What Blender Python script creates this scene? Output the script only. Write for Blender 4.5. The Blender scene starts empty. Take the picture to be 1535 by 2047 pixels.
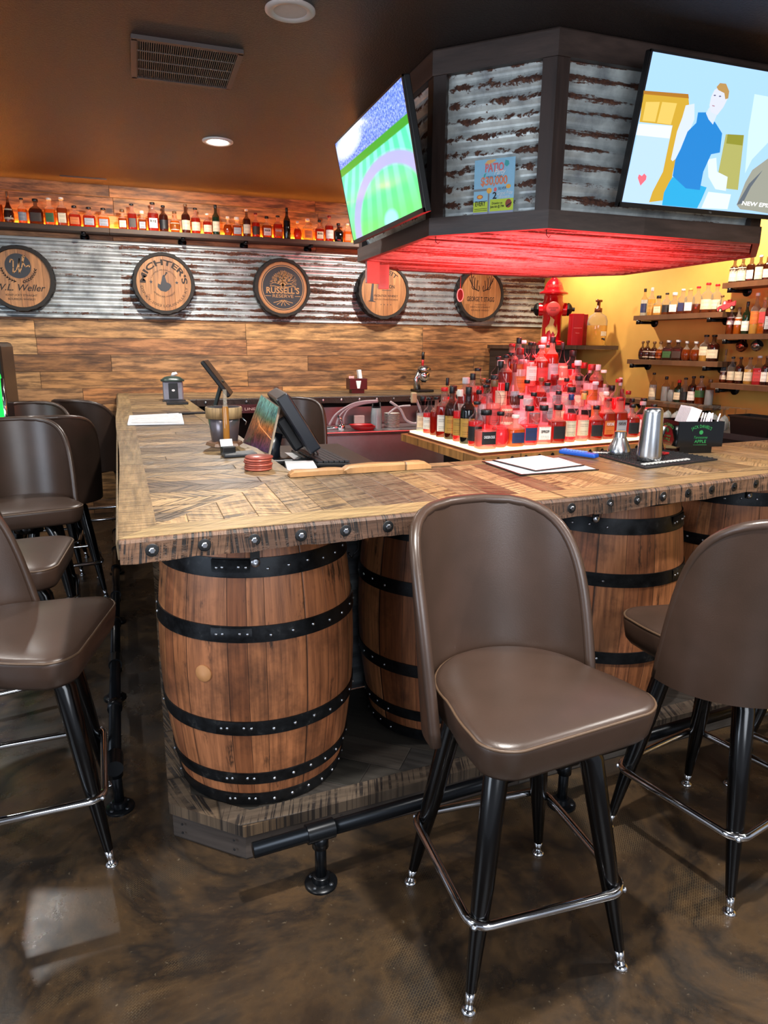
import bpy, bmesh, math, random
from mathutils import Vector, Matrix
S = bpy.context.scene
COL = S.collection
R = math.radians
PI = math.pi
rnd = random.Random(7)

# ------------------------------------------------------------------ camera
FPX, CX, CY = 1380.0, 767.5, 1023.5
H_EYE, PITCH, ROLL, YAW = 1.5, R(13.548), R(0.535), R(19.2)
hv = Vector((math.sin(YAW), math.cos(YAW), 0)); zv = Vector((0, 0, 1))
rv = Vector((math.cos(YAW), -math.sin(YAW), 0))
FW = hv * math.cos(PITCH) - zv * math.sin(PITCH)
U0 = hv * math.sin(PITCH) + zv * math.cos(PITCH)
RT = rv * math.cos(ROLL) + U0 * math.sin(ROLL)
UP = U0 * math.cos(ROLL) - rv * math.sin(ROLL)
cd = bpy.data.cameras.new('camera'); cam = bpy.data.objects.new('camera', cd); COL.objects.link(cam)
mw = Matrix((RT, UP, -FW)).transposed().to_4x4(); mw.translation = Vector((0, 0, H_EYE))
cam.matrix_world = mw
cd.sensor_fit = 'VERTICAL'; cd.sensor_height = 24.0; cd.lens = 24.0 * FPX / 2047.0
cd.clip_start = 0.05; cd.clip_end = 60
S.camera = cam

def ray(px, py): return FW + RT * ((px - CX) / FPX) - UP * ((py - CY) / FPX)
EYE = Vector((0, 0, H_EYE))
def P(px, py, z):
    d = ray(px, py); return EYE + d * ((z - H_EYE) / d.z)
def PY(px, py, y):
    d = ray(px, py); return EYE + d * (y / d.y)
def PN(px, py, o, n):
    d = ray(px, py); return EYE + d * ((Vector(o) - EYE).dot(n) / d.dot(n))

# ------------------------------------------------------------------ view, world, lamps
vs = S.view_settings
S.display_settings.display_device = 'sRGB'
vs.view_transform = 'Standard'; vs.look = 'None'; vs.gamma = 1.0; vs.use_curve_mapping = False
vs.exposure = 0.42
cy_ = S.cycles
cy_.max_bounces = 7; cy_.diffuse_bounces = 3; cy_.glossy_bounces = 3; cy_.transmission_bounces = 4; cy_.transparent_max_bounces = 14
w = bpy.data.worlds.new('world'); S.world = w; w.use_nodes = True
w.node_tree.nodes['Background'].inputs[0].default_value = (0.80, 0.86, 1.0, 1)
w.node_tree.nodes['Background'].inputs[1].default_value = 0.42

def lamp(name, kind, loc, energy, col=(1, 1, 1), size=0.1, target=None, spot=None, blend=0.5, sy=None):
    l = bpy.data.lights.new(name, kind); l.energy = energy; l.color = col
    if kind == 'AREA':
        l.size = size
        if sy: l.shape = 'RECTANGLE'; l.size_y = sy
        else: l.shape = 'DISK'
    else: l.shadow_soft_size = size
    if kind == 'SPOT': l.spot_size = R(spot or 120); l.spot_blend = blend
    o = bpy.data.objects.new(name, l); COL.objects.link(o); o.location = loc
    if target is not None:
        o.rotation_euler = (Vector(target) - Vector(loc)).to_track_quat('-Z', 'Y').to_euler()
    return o
CEIL = 2.77
WARM = (1.0, 0.90, 0.78); NEUT = (1.0, 0.95, 0.89)
CANS = [(0.70, 1.12, 250), (-1.25, 1.0, 55), (2.75, 1.1, 130), (0.572, 4.963, 110), (-1.25, 3.05, 60), (-1.2, 5.1, 60),
        (0.7, -0.9, 80), (2.7, -0.8, 60)]
for i, (x, y, e) in enumerate(CANS):
    lamp('ceiling_lamp', 'SPOT', (x, y, CEIL - 0.035), e, NEUT, 0.045, (x, y, 0), 150, 0.6)
# unseen ceiling spots aimed at the plank wall, the back shelves and the work side of the bar
lamp('wall_lamp', 'SPOT', (0.3, 5.3, CEIL - 0.03), 120, WARM, 0.05, (0.1, 6.6, 1.5), 110, 0.8)
lamp('wall_lamp', 'SPOT', (2.3, 5.35, CEIL - 0.03), 150, WARM, 0.05, (2.4, 6.6, 1.5), 110, 0.8)
lamp('shelf_lamp', 'SPOT', (3.55, 5.75, CEIL - 0.03), 130, (1, .84, .62), 0.04, (4.15, 5.6, 1.3), 120, 0.7)
lamp('shelf_lamp', 'SPOT', (3.62, 3.9, CEIL - 0.03), 150, (1, .84, .62), 0.04, (4.3, 4.1, 1.3), 120, 0.7)
lamp('room_fill', 'AREA', (0.6, -2.2, 2.5), 120, (0.86, 0.92, 1.0), 2.6, (0.8, 2.2, 0.7))  # added soft fill from behind the camera, no seen lamp there
lamp('window_daylight', 'AREA', (-3.4, 0.4, 1.7), 60, (0.75, 0.86, 1.0), 1.8, (0.4, 2.2, 0.6), sy=1.5)

# added unseen red fill: up at the soffit and down on the bottles
lamp('red_fill_lamp', 'AREA', (2.33, 3.78, 1.60), 60, (1, .03, .035), 1.5, (2.33, 3.78, 3))
lamp('red_fill_lamp', 'SPOT', (2.33, 3.75, 1.97), 330, (1, .13, .14), .25, (2.33, 3.75, 0), 92, .6)
# ------------------------------------------------------------------ shader helpers
def lin(c):
    if isinstance(c, str):
        c = c.lstrip('#'); c = [int(c[i:i + 2], 16) / 255 for i in (0, 2, 4)]
    return tuple(x / 12.92 if x <= .04045 else ((x + .055) / 1.055) ** 2.4 for x in c[:3]) + (1,)
class G:
    def __init__(s, name):
        s.m = bpy.data.materials.new(name); s.m.use_nodes = True; s.t = s.m.node_tree
        s.b = s.t.nodes['Principled BSDF']; s.out = s.t.nodes['Material Output']
    def n(s, typ, ins=None, **kw):
        o = s.t.nodes.new(typ)
        for k, v in kw.items(): setattr(o, k, v)
        for k, v in (ins or {}).items(): s.set(o.inputs[k], v)
        return o
    def set(s, sock, v):
        if isinstance(v, bpy.types.NodeSocket): s.t.links.new(v, sock)
        elif v is not None:
            if isinstance(v, str): v = lin(v)
            sock.default_value = v
    def ma(s, op, a, b=0.0, c=0.0):
        o = s.n('ShaderNodeMath', operation=op); s.set(o.inputs[0], a); s.set(o.inputs[1], b); s.set(o.inputs[2], c); return o.outputs[0]
    def obj(s): return s.n('ShaderNodeTexCoord').outputs['Object']
    def gen(s): return s.n('ShaderNodeTexCoord').outputs['Generated']
    def xyz(s, v): o = s.n('ShaderNodeSeparateXYZ', {0: v}); return o.outputs
    def comb(s, x=0.0, y=0.0, z=0.0): return s.n('ShaderNodeCombineXYZ', {0: x, 1: y, 2: z}).outputs[0]
    def noise(s, v, sc=5, det=4, rough=.55, w=None, dist=0):
        o = s.n('ShaderNodeTexNoise', noise_dimensions='4D' if w is not None else '3D')
        s.set(o.inputs['Vector'], v); s.set(o.inputs['Scale'], sc); s.set(o.inputs['Detail'], det); s.set(o.inputs['Roughness'], rough)
        o.inputs['Distortion'].default_value = dist
        if w is not None: s.set(o.inputs['W'], w)
        return o.outputs['Fac']
    def white(s, v): o = s.n('ShaderNodeTexWhiteNoise', noise_dimensions='3D'); s.set(o.inputs['Vector'], v); return o.outputs['Value']
    def ramp(s, f, stops):
        o = s.n('ShaderNodeValToRGB'); s.set(o.inputs[0], f); e = o.color_ramp.elements
        while len(e) < len(stops): e.new(.5)
        for i, (p, c) in enumerate(stops):
            e[i].position = p
            e[i].color = lin(c) if isinstance(c, str) else ((c, c, c, 1) if isinstance(c, (int, float)) else tuple(c) + (1,))
        return o.outputs[0]
    def step(s, f, a, b): return s.n('ShaderNodeMapRange', {0: f, 1: a, 2: b}).outputs[0]
    def mix(s, f, a, b, mode='MIX'):
        o = s.n('ShaderNodeMix', data_type='RGBA', blend_type=mode); s.set(o.inputs[0], f); s.set(o.inputs[6], a); s.set(o.inputs[7], b); return o.outputs[2]
    def bump(s, h, st=.3, d=.01):
        o = s.n('ShaderNodeBump'); s.set(o.inputs['Height'], h); o.inputs['Strength'].default_value = st; o.inputs['Distance'].default_value = d
        s.t.links.new(o.outputs[0], s.b.inputs['Normal'])
    def p(s, **kw):
        N = {'col': 'Base Color', 'rough': 'Roughness', 'metal': 'Metallic', 'emit': 'Emission Color', 'es': 'Emission Strength', 'coat': 'Coat Weight', 'spec': 'Specular IOR Level', 'alpha': 'Alpha', 'trans': 'Transmission Weight', 'cr': 'Coat Roughness'}
        for k, v in kw.items(): s.set(s.b.inputs[N[k]], v)
        return s.m
_cache = {}
def flat(name, col, rough=.5, metal=0, **kw):
    k = ('f', col, rough, metal, tuple(sorted(kw.items())))
    if k not in _cache:
        g = G(name); o = g.obj(); nz = g.noise(o, 35, 3)
        c = g.mix(.18, col, g.mix(1.0, col, g.ramp(nz, [(.2, .45), (.8, 1.0)]), 'MULTIPLY'))
        g.p(col=c, rough=g.step(nz, 0, 1) if False else rough, metal=metal, **kw); _cache[k] = g.m
    return _cache[k]
def glow(name, col, st):
    k = ('g', col, st)
    if k not in _cache:
        g = G(name); g.p(col='#000000', rough=.4, emit=col, es=st); _cache[k] = g.m
    return _cache[k]

def planks(name, pal, along, across, W, L, gs=60, rough=.55, saw=0.0, sawdir=0.0, seam=.02, streak=.5, hue=None, oa=0, oc=0, bump=.4, endseam=True, streakcol='#2a1a10', rot=0.0, knots=False, gu=.07, su=.22, slo=.50, sw=95, sp=7, gk=(.32, .75, .62)):
    g = G(name); o = g.obj()
    if rot:
        mp = g.n('ShaderNodeMapping', {0: o}); mp.inputs['Rotation'].default_value = (0, 0, rot); o = mp.outputs[0]
    c = g.xyz(o); u, v = c[along], c[across]
    vv = g.ma('DIVIDE', g.ma('ADD', v, oc), W); row = g.ma('FLOOR', vv); rr = g.white(g.comb(row, 3.3, 1.7))
    uu = g.ma('ADD', g.ma('DIVIDE', g.ma('ADD', u, oa), L), g.ma('MULTIPLY', rr, 7.3)); idx = g.ma('FLOOR', uu)
    cell = g.white(g.comb(row, idx, .5)); cell2 = g.white(g.comb(idx, row, 9.5))
    n_ = len(pal); base = g.ramp(cell, [((i + .5) / n_, k) for i, k in enumerate(pal)])
    gr = g.noise(g.comb(g.ma('MULTIPLY', u, gu), v, 0.0), gs, 6, .65, w=g.ma('MULTIPLY', cell, 40))
    col = g.mix(g.ramp(gr, [(gk[0], gk[1]), (gk[2], 0.0)]), base, g.mix(.8, base, streakcol, 'MULTIPLY'))
    st = g.noise(g.comb(g.ma('MULTIPLY', u, su), v, 0.0), 9, 5, .6, w=g.ma('MULTIPLY', cell2, 30), dist=.6)
    col = g.mix(g.ma('MULTIPLY', g.ramp(st, [(slo, 0.0), (slo + .16, 1.0)]), streak), col, g.mix(.55, col, streakcol))
    if knots:
        vo = g.n('ShaderNodeTexVoronoi', {0: g.comb(g.ma('MULTIPLY', u, .55), v, cell), 'Scale': 3.4}).outputs['Distance']
        vn = g.ma('ADD', vo, g.ma('MULTIPLY', g.ma('SUBTRACT', gr, .5), .10))
        col = g.mix(g.ramp(vn, [(.035, .9), (.075, 0.0)]), col, '#2c160c')
    h = gr
    if saw:
        sg = g.ma('SUBTRACT', g.ma('MULTIPLY', g.ma('ROUND', cell2), 2.0), 1.0)
        fr = g.noise(g.comb(g.ma('ADD', g.ma('MULTIPLY', u, 1.0), g.ma('MULTIPLY', g.ma('MULTIPLY', v, sg), sawdir)), g.ma('MULTIPLY', v, .03), cell), sw, 2, .7)
        pt = g.noise(g.comb(u, g.ma('MULTIPLY', v, 2.0), cell), sp, 4, .7)
        k = g.ma('MULTIPLY', g.step(fr, .50, .56), g.ma('MULTIPLY', g.step(pt, .36, .52), saw))
        col = g.mix(k, col, '#17100d'); h = g.ma('SUBTRACT', gr, k)
    fv = g.ma('PINGPONG', vv, .5); fu = g.ma('PINGPONG', uu, .5)
    sm = g.step(fv, seam, 0.0)
    if endseam: sm = g.ma('MAXIMUM', sm, g.step(fu, seam * W / L, 0.0))
    col = g.mix(g.ma('MULTIPLY', sm, .85), col, '#120b07')
    g.bump(g.ma('SUBTRACT', h, g.ma('MULTIPLY', sm, 1.5)), bump, .004)
    g.p(col=col, rough=g.ma('ADD', g.ma('MULTIPLY', gr, .25), rough - .12)); return g.m

# ---- materials
PINE = ['#9a6a3c', '#c49058', '#7c5230', '#b87c48', '#cfa068', '#8e6240', '#c4945e', '#a8744a']
M_plank = planks('brown_pine_planks', PINE, 0, 2, .142, 1.75, gs=30, oc=.02, streak=.95, gu=.12, su=.32, slo=.45, seam=.022, bump=.6, knots=True, gk=(.40, .9, .57))
BAR = ['#9c8058', '#6c5a48', '#b39266', '#806848', '#625444', '#bd9c6e', '#8e7658']
M_barx = planks('reclaimed_bar_boards', BAR, 0, 1, .088, 1.7, gs=70, seam=.03, saw=.95, sawdir=.9, rough=.42, oa=11, streak=.5)
M_bary = planks('reclaimed_bar_boards_front', BAR, 1, 0, .088, 2.3, gs=70, saw=.8, sawdir=.4, rough=.42, streak=.3, oa=.27)
M_baryr = planks('reclaimed_bar_boards_angled', BAR, 1, 0, .088, 2.6, gs=70, saw=.5, sawdir=.6, rough=.38, streak=.3, rot=R(-9.5))
TRIM = ['#8f7a58', '#9a7e56', '#806a50', '#a2885e']
M_trimy = planks('weathered_border_board_side', TRIM, 1, 0, .4, 1.1, gs=60, saw=.45, sawdir=0.0, rough=.45, oc=.2, oa=.35)
M_trimx = planks('weathered_border_board_front', TRIM, 0, 1, .4, 1.6, gs=60, saw=.3, sawdir=1.5, rough=.45, oc=-1.5)
M_edge = planks('dark_sawn_edge_board', ['#6e4e3a', '#5c4232', '#7c5a42', '#664a38'], 0, 2, .3, 1.3, gs=60, saw=1.0, sawdir=.12, rough=.6, oc=.1, sw=210, sp=16)
M_platd = planks('dark_platform_boards', ['#2c2a28', '#35302b', '#26241f', '#3b352f'], 0, 1, .14, 1.5, gs=50, rough=.6, rot=R(38))
M_platt = planks('platform_trim_boards', ['#5c4c3c', '#6a553e', '#4c4238', '#70583e'], 0, 1, .3, 1.2, gs=60, saw=1.0, sawdir=.3, rough=.6)
M_platf = planks('platform_fascia_board', ['#3a3531', '#4b4640', '#433a34'], 0, 2, .2, 1.6, gs=40, rough=.7)
M_soff = planks('dark_stained_soffit_wood', ['#4c3b34', '#3f322c', '#554540', '#483a35'], 0, 2, .4, 3.0, gs=16, rough=.45, streak=.8, bump=.3, endseam=False, gu=.2, slo=.44, streakcol='#0c0808')
M_soffz = planks('dark_stained_posts', ['#33241f', '#241c1a', '#3a2a24'], 2, 0, .4, 3.0, gs=30, rough=.45, streak=.4, endseam=False)
M_table = planks('honey_table_wood', ['#a8743c', '#b9854a', '#8d6033', '#c4945a'], 0, 1, .3, .34, gs=50, rough=.5, streak=.25)
M_shelfw = planks('dark_shelf_board', ['#4a3524', '#3a2a1e', '#584030'], 0, 1, .5, 1.4, gs=40, rough=.55, streak=.4, endseam=False)
M_shelfy = planks('brown_shelf_board', ['#6a4a30', '#7d5a3a', '#5a4230'], 1, 0, .5, 2.4, gs=40, rough=.5, streak=.3, endseam=False)
M_signw = planks('pale_oak_head', ['#b07c4c', '#a87244', '#bc8a56', '#9e6a3e'], 2, 0, .085, 3.0, gs=45, rough=.5, streak=.25, endseam=False)

def m_barrel():
    g = G('aged_oak_staves'); o = g.obj(); c = g.xyz(o)
    rr = g.n('ShaderNodeObjectInfo').outputs['Random']
    a = g.ma('ARCTAN2', c[1], c[0]); N = 24 / (2 * PI)
    t = g.ma('ADD', g.ma('MULTIPLY', a, N), g.ma('MULTIPLY', g.ma('SINE', g.ma('MULTIPLY', a, 7.0)), .35))
    row = g.ma('FLOOR', t); cell = g.white(g.comb(row, rr, 2.0))
    base = g.ramp(cell, [(.08, '#87502f'), (.3, '#b07046'), (.5, '#965a38'), (.7, '#bd7f52'), (.9, '#a26440')])
    gr = g.noise(g.comb(g.ma('MULTIPLY', a, .3), 0.0, g.ma('MULTIPLY', c[2], .055)), 75, 6, .65, w=g.ma('MULTIPLY', cell, 50))
    col = g.mix(g.ramp(gr, [(.3, .8), (.6, 0.0)]), base, '#3a1c0e')
    bl = g.noise(g.comb(c[0], c[1], c[2]), 4.5, 5, .7, w=g.ma('MULTIPLY', rr, 20))
    col = g.mix(g.ma('MULTIPLY', g.ramp(bl, [(.50, 0.0), (.66, .8)]), .75), col, '#24120b')
    bl2 = g.noise(g.comb(g.ma('MULTIPLY', a, .8), .0, g.ma('MULTIPLY', c[2], .7)), 7, 5, .7, w=g.ma('MULTIPLY', rr, 33))
    col = g.mix(g.ramp(bl2, [(.60, 0.0), (.67, .85)]), col, '#120b08')
    sm = g.step(g.ma('PINGPONG', t, .5), .022, 0.0)
    col = g.mix(sm, col, '#0d0704'); g.bump(g.ma('SUBTRACT', gr, g.ma('MULTIPLY', sm, 2.0)), .45, .003)
    g.p(col=col, rough=.48); return g.m
M_barrel = m_barrel()
def m_hoop():
    g = G('black_steel_hoop'); n = g.noise(g.obj(), 22, 6, .7)
    g.p(col=g.ramp(n, [(.35, '#17181a'), (.6, '#26282b'), (.72, '#4a4a48')]), rough=g.ramp(n, [(.3, .3), (.7, .55)]), metal=.75)
    return g.m
M_hoop = m_hoop()
def m_rust(name, rustlo=.50, rusthi=.60, base='#a9aeb0', along=0, valley=(2, 0, .0), dull=1.0, xs=None, mf=.55, vk=.085, ns=14):
    g = G(name); o = g.obj(); c = g.xyz(o)
    v = g.comb(g.ma('MULTIPLY', c[0], .16), g.ma('MULTIPLY', c[1], .16), c[2])
    if xs: v = g.comb(g.ma('MULTIPLY', c[0], xs), c[1], c[2])
    n = g.noise(v, ns, 6, .72); n2 = g.noise(o, 60, 4, .6)
    m = g.ma('ADD', n, g.ma('MULTIPLY', g.ma('SUBTRACT', n2, .5), .22))
    if valley[1]:
        ph = g.ma('SINE', g.ma('MULTIPLY', g.ma('SUBTRACT', c[valley[0]], valley[2]), 2 * PI / valley[1]))
        m = g.ma('SUBTRACT', m, g.ma('MULTIPLY', ph, vk))
    k = g.ramp(m, [(rustlo, 0.0), (rusthi, 1.0)])
    rc = g.ramp(n2, [(.3, '#2c1a14'), (.5, '#4b2c20'), (.7, '#6a4430')])
    zc = g.mix(g.ramp(g.noise(o, 9, 5), [(.35, 0.0), (.7, 1.0)]), base, '#83898c')
    g.p(col=g.mix(k, zc, rc), metal=g.ma('MULTIPLY', g.ma('SUBTRACT', 1.0, k), mf), rough=g.ma('ADD', g.ma('MULTIPLY', k, .45), .36))
    g.bump(n2, .15, .002); return g.m
M_corw = m_rust('rusty_corrugated_wall_steel', .52, .57, '#b3b8bb', valley=(2, .06, 1.7))
M_corw2 = m_rust('bright_corrugated_wall_steel', .64, .69, '#c4cacc', valley=(2, .06, 1.7))
M_cors = m_rust('rusty_corrugated_soffit_steel', .545, .59, '#d0d8d6', valley=(2, .068, 2.1), mf=.15, xs=.10, vk=.11, ns=24)
M_coru = m_rust('corrugated_soffit_underside', .56, .66, '#b8b8b8', valley=(1, .066, .0), xs=.06)
M_cord = m_rust('dull_corrugated_die_wall', .6, .7, '#60656c')

def m_floor():
    g = G('stained_concrete'); o = g.obj(); c = g.xyz(o)
    n = g.noise(o, 1.7, 7, .62, dist=.5); n2 = g.noise(o, 6, 6, .7); n3 = g.noise(o, 70, 3, .6)
    col = g.ramp(n, [(.30, '#131110'), (.40, '#2e241b'), (.47, '#443423'), (.53, '#241e19'), (.60, '#4a3825'), (.68, '#2e2620'), (.78, '#5c4629')])
    col = g.mix(g.ramp(n2, [(.42, 0.0), (.7, .6)]), col, '#1a1714')
    col = g.mix(g.ramp(n3, [(.66, 0.0), (.76, .35)]), col, '#8a7c66')
    # trowelled hatch marks in patches
    ha = g.n('ShaderNodeTexBrick', {0: g.comb(g.ma('MULTIPLY', g.ma('ADD', c[0], c[1]), 1.0), g.ma('SUBTRACT', c[0], c[1]), 0.0), 'Scale': 30.0, 'Mortar Size': .012})
    pm = g.ramp(g.noise(o, 2.6, 3), [(.56, 0.0), (.62, 1.0)])
    hm = g.ma('MULTIPLY', g.step(ha.outputs['Fac'], .5, 1.0), pm)
    col = g.mix(g.ma('MULTIPLY', hm, .40), col, '#8a7654')
    g.bump(g.ma('ADD', g.ma('MULTIPLY', n3, .6), hm), .18, .003)
    g.p(col=col, rough=g.ramp(n2, [(.3, .20), (.7, .42)]), spec=.5); return g.m
M_floor = m_floor()
def m_ceil():
    g = G('dark_sprayed_ceiling'); o = g.obj(); n = g.noise(o, 95, 3, .6); v = g.noise(o, 240, 2, .6)
    g.p(col=g.ramp(n, [(.35, '#1a1514'), (.6, '#2c2322'), (.75, '#443734')]), rough=.45, spec=.5)
    g.bump(g.ma('ADD', n, v), .9, .006); return g.m
M_ceil = m_ceil()
def m_yel():
    g = G('mustard_painted_wall'); o = g.obj(); n = g.noise(o, 3, 5); n2 = g.noise(o, 160, 2)
    g.p(col=g.ramp(n, [(.3, '#b98d40'), (.7, '#c79a4a')]), rough=.75); g.bump(n2, .12, .002); return g.m
M_yel = m_yel()
def m_leather():
    g = G('brown_vinyl'); o = g.obj(); n = g.noise(o, 300, 3, .6); b = g.noise(o, 5, 3)
    g.p(col=g.ramp(b, [(.3, '#34271f'), (.7, '#3f2f27')]), rough=.34, spec=.55); g.bump(n, .18, .0012); return g.m
M_vinyl = m_leather()
M_black = flat('gloss_black_enamel', '#030304', .2, 0, coat=.15, spec=.35)
M_chrome = flat('chrome', '#d8dade', .09, 1)
M_steel = flat('brushed_steel', '#b9bcc0', .24, 1)
M_steel_d = flat('stainless_panel', '#8f9296', .33, 1)
M_iron = flat('black_iron_pipe', '#14171b', .28, .6)
M_bolt = flat('zinc_bolt', '#b9bec6', .3, 1)
M_blk = flat('black_plastic', '#0d0d0f', .38)
M_blk2 = flat('dark_grey_plastic', '#24272c', .45)
M_rub = flat('black_rubber', '#121214', .6)
M_white = flat('white_paper', '#e4e6e8', .6)
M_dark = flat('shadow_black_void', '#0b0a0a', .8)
M_char = flat('charred_oak', '#1a1613', .75)
M_ink = flat('charcoal_ink', '#1c1714', .7)

# ------------------------------------------------------------------ mesh helpers
def rotz(a): return Matrix.Rotation(a, 4, 'Z')
class MB:
    def __init__(s): s.v = []; s.f = []; s.sm = []
    def add(s, vs_, fs, mat=None, smooth=False):
        b = len(s.v)
        for q in vs_:
            q = Vector(q); s.v.append(mat @ q if mat is not None else q)
        for f in fs: s.f.append([b + i for i in f]); s.sm.append(smooth)
        return s
    def box(s, c, d, mat=None, bev=0.0):
        x, y, z = [k / 2 for k in d]; cx, cy, cz = c
        if bev:
            b = min(bev, x * .9, y * .9, z * .9); V = []; F = []
            for sz in (-1, 1):
                for (k, h) in (((1, 0)), ((0, 1))):
                    pass
            # chamfered box by convex construction
            bm = bmesh.new(); bmesh.ops.create_cube(bm, size=1)
            for q in bm.verts: q.co = Vector((q.co.x * d[0], q.co.y * d[1], q.co.z * d[2]))
            bmesh.ops.bevel(bm, geom=bm.edges[:], offset=b, segments=2, profile=.5, affect='EDGES')
            bm.verts.index_update()
            s.add([q.co + Vector(c) for q in bm.verts], [[q.index for q in f.verts] for f in bm.faces], mat); bm.free(); return s
        V = [(cx + i * x, cy + j * y, cz + k * z) for i in (-1, 1) for j in (-1, 1) for k in (-1, 1)]
        return s.add(V, [(0, 1, 3, 2), (4, 6, 7, 5), (0, 4, 5, 1), (2, 3, 7, 6), (0, 2, 6, 4), (1, 5, 7, 3)], mat)
    def tube(s, pts, r, n=10, closed=False, caps=True, smooth=True, mat=None):
        pts = [Vector(q) for q in pts]; m = len(pts); rs = r if isinstance(r, (list, tuple)) else [r] * m
        V = []; F = []; up = None
        for i, q in enumerate(pts):
            a = pts[i - 1] if (i > 0 or closed) else q; b = pts[(i + 1) % m] if (i < m - 1 or closed) else q
            t = (b - a).normalized()
            if up is None: up = Vector((0, 0, 1)) if abs(t.z) < .9 else Vector((1, 0, 0))
            x = t.cross(up)
            if x.length < 1e-4: up = Vector((0, 1, 0)); x = t.cross(up)
            x.normalize(); y = x.cross(t).normalized(); up = y
            for k in range(n):
                an = 2 * PI * k / n; V.append(q + (x * math.cos(an) + y * math.sin(an)) * rs[i])
        for i in range(m if closed else m - 1):
            for k in range(n):
                F.append((i * n + k, i * n + (k + 1) % n, ((i + 1) % m) * n + (k + 1) % n, ((i + 1) % m) * n + k))
        if caps and not closed: F += [tuple(range(n))[::-1], tuple((m - 1) * n + k for k in range(n))]
        return s.add(V, F, mat, smooth)
    def lathe(s, prof, n=24, mat=None, smooth=True, sq=0.0, dy=1.0, ca=True, cb=True, arc=None):
        V = []; F = []; m = len(prof)
        a0, a1 = arc or (0, 2 * PI); cl = arc is None; nn = n if cl else n + 1
        for (r, z) in prof:
            for k in range(nn):
                a = a0 + (a1 - a0) * k / n; c, q = math.cos(a), math.sin(a); e = 1.0
                if sq: e = 1 / (abs(c) ** sq + abs(q) ** sq) ** (1 / sq)
                V.append((r * c * e, r * q * e * dy, z))
        for i in range(m - 1):
            for k in range(n if cl else n):
                k2 = (k + 1) % nn; F.append((i * nn + k, i * nn + k2, (i + 1) * nn + k2, (i + 1) * nn + k))
        if cl and ca: F.append(tuple(range(nn))[::-1])
        if cl and cb: F.append(tuple((m - 1) * nn + k for k in range(nn)))
        return s.add(V, F, mat, smooth)
    def prism(s, poly, z0, z1, mat=None):
        n = len(poly); V = [(x, y, z0) for x, y in poly] + [(x, y, z1) for x, y in poly]
        return s.add(V, [tuple(range(n))[::-1], tuple(range(n, 2 * n))] + [(i, (i + 1) % n, n + (i + 1) % n, n + i) for i in range(n)], mat)
    def mesh(s, name):
        me = bpy.data.meshes.new(name); me.from_pydata([tuple(q) for q in s.v], [], s.f)
        me.polygons.foreach_set('use_smooth', s.sm); me.update(); return me
    def build(s, name, m, parent=None, loc=None, fix=True, auto=None):
        me = s.mesh(name)
        if fix:
            bm = bmesh.new(); bm.from_mesh(me); bmesh.ops.recalc_face_normals(bm, faces=bm.faces)
            if auto is not None:
                for e in bm.edges:
                    if len(e.link_faces) == 2 and e.calc_face_angle(0) > auto: e.smooth = False
            bm.to_mesh(me); bm.free()
        if m: me.materials.append(m)
        return link(name, me, parent, loc)
def link(name, me, parent=None, loc=None):
    o = bpy.data.objects.new(name, me); COL.objects.link(o)
    if parent: o.parent = parent
    if loc is not None: o.location = loc
    return o
def tag(o, label, cat, group=None, kind=None):
    if label: o['label'] = label
    if cat: o['category'] = cat
    if group: o['group'] = group
    if kind: o['kind'] = kind
    return o
def thing(name, label, cat, loc=(0, 0, 0), rz=0.0, group=None):
    o = bpy.data.objects.new(name, None); COL.objects.link(o); o.empty_display_size = .05
    o.location = loc; o.rotation_euler = (0, 0, rz); return tag(o, label, cat, group)
def struct(o): o['kind'] = 'structure'; return o
def copy_tree(o, parent=None):
    c = o.copy(); COL.objects.link(c); c.parent = parent
    for ch in list(KIDS.get(o.name, [])) or list(o.children): copy_tree(ch, c)
    return c
KIDS = {}
def cyl(c, r, h, n=20, mat=None):
    return MB().lathe([(r, 0), (r, h)], n, Matrix.Translation(c) @ (mat or Matrix()), False)

_tc = {}
def text_geo(s_, h, width=None, bold=0.0, shear=0.0, space=1.0):
    k = (s_, bold, shear, space)
    if k not in _tc:
        cu = bpy.data.curves.new('t', 'FONT'); cu.body = s_; cu.size = 1; cu.offset = bold; cu.shear = shear; cu.space_character = space; cu.resolution_u = 3
        ob = bpy.data.objects.new('t', cu); me = bpy.data.meshes.new_from_object(ob)
        vs_ = [tuple(q.co) for q in me.vertices]; fs = [tuple(p_.vertices) for p_ in me.polygons]
        bpy.data.objects.remove(ob); bpy.data.curves.remove(cu); bpy.data.meshes.remove(me); _tc[k] = (vs_, fs)
    vs_, fs = _tc[k]
    if not vs_: return [], []
    x0 = min(q[0] for q in vs_); x1 = max(q[0] for q in vs_)
    f = h / .72; fx = f if width is None else width / (x1 - x0)
    return [((q[0] - (x0 + x1) / 2) * fx, q[1] * f, 0) for q in vs_], fs
def bend(vs_, Rr, top=True):
    out = []
    for x, y, z in vs_:
        a = x / Rr
        out.append(((Rr + y) * math.sin(a), (Rr + y) * math.cos(a), z) if top else ((Rr - y) * math.sin(a), -(Rr - y) * math.cos(a), z))
    return out
class Pl:
    """a flat frame in the place: origin, right and up vectors"""
    def __init__(s, o, ux, uy, n=None):
        s.o = Vector(o); s.x = Vector(ux).normalized(); s.y = Vector(uy).normalized(); s.n = s.x.cross(s.y).normalized() if n is None else Vector(n)
    def m(s, x=0, y=0, d=0, rot=0):
        b = Matrix((s.x, s.y, s.n)).transposed().to_4x4(); b.translation = s.o + s.x * x + s.y * y + s.n * d
        return b @ Matrix.Rotation(rot, 4, 'Z')
    def uv(s, px, py):
        q = PN(px, py, s.o, s.n) - s.o; return (q.dot(s.x), q.dot(s.y))
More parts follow.
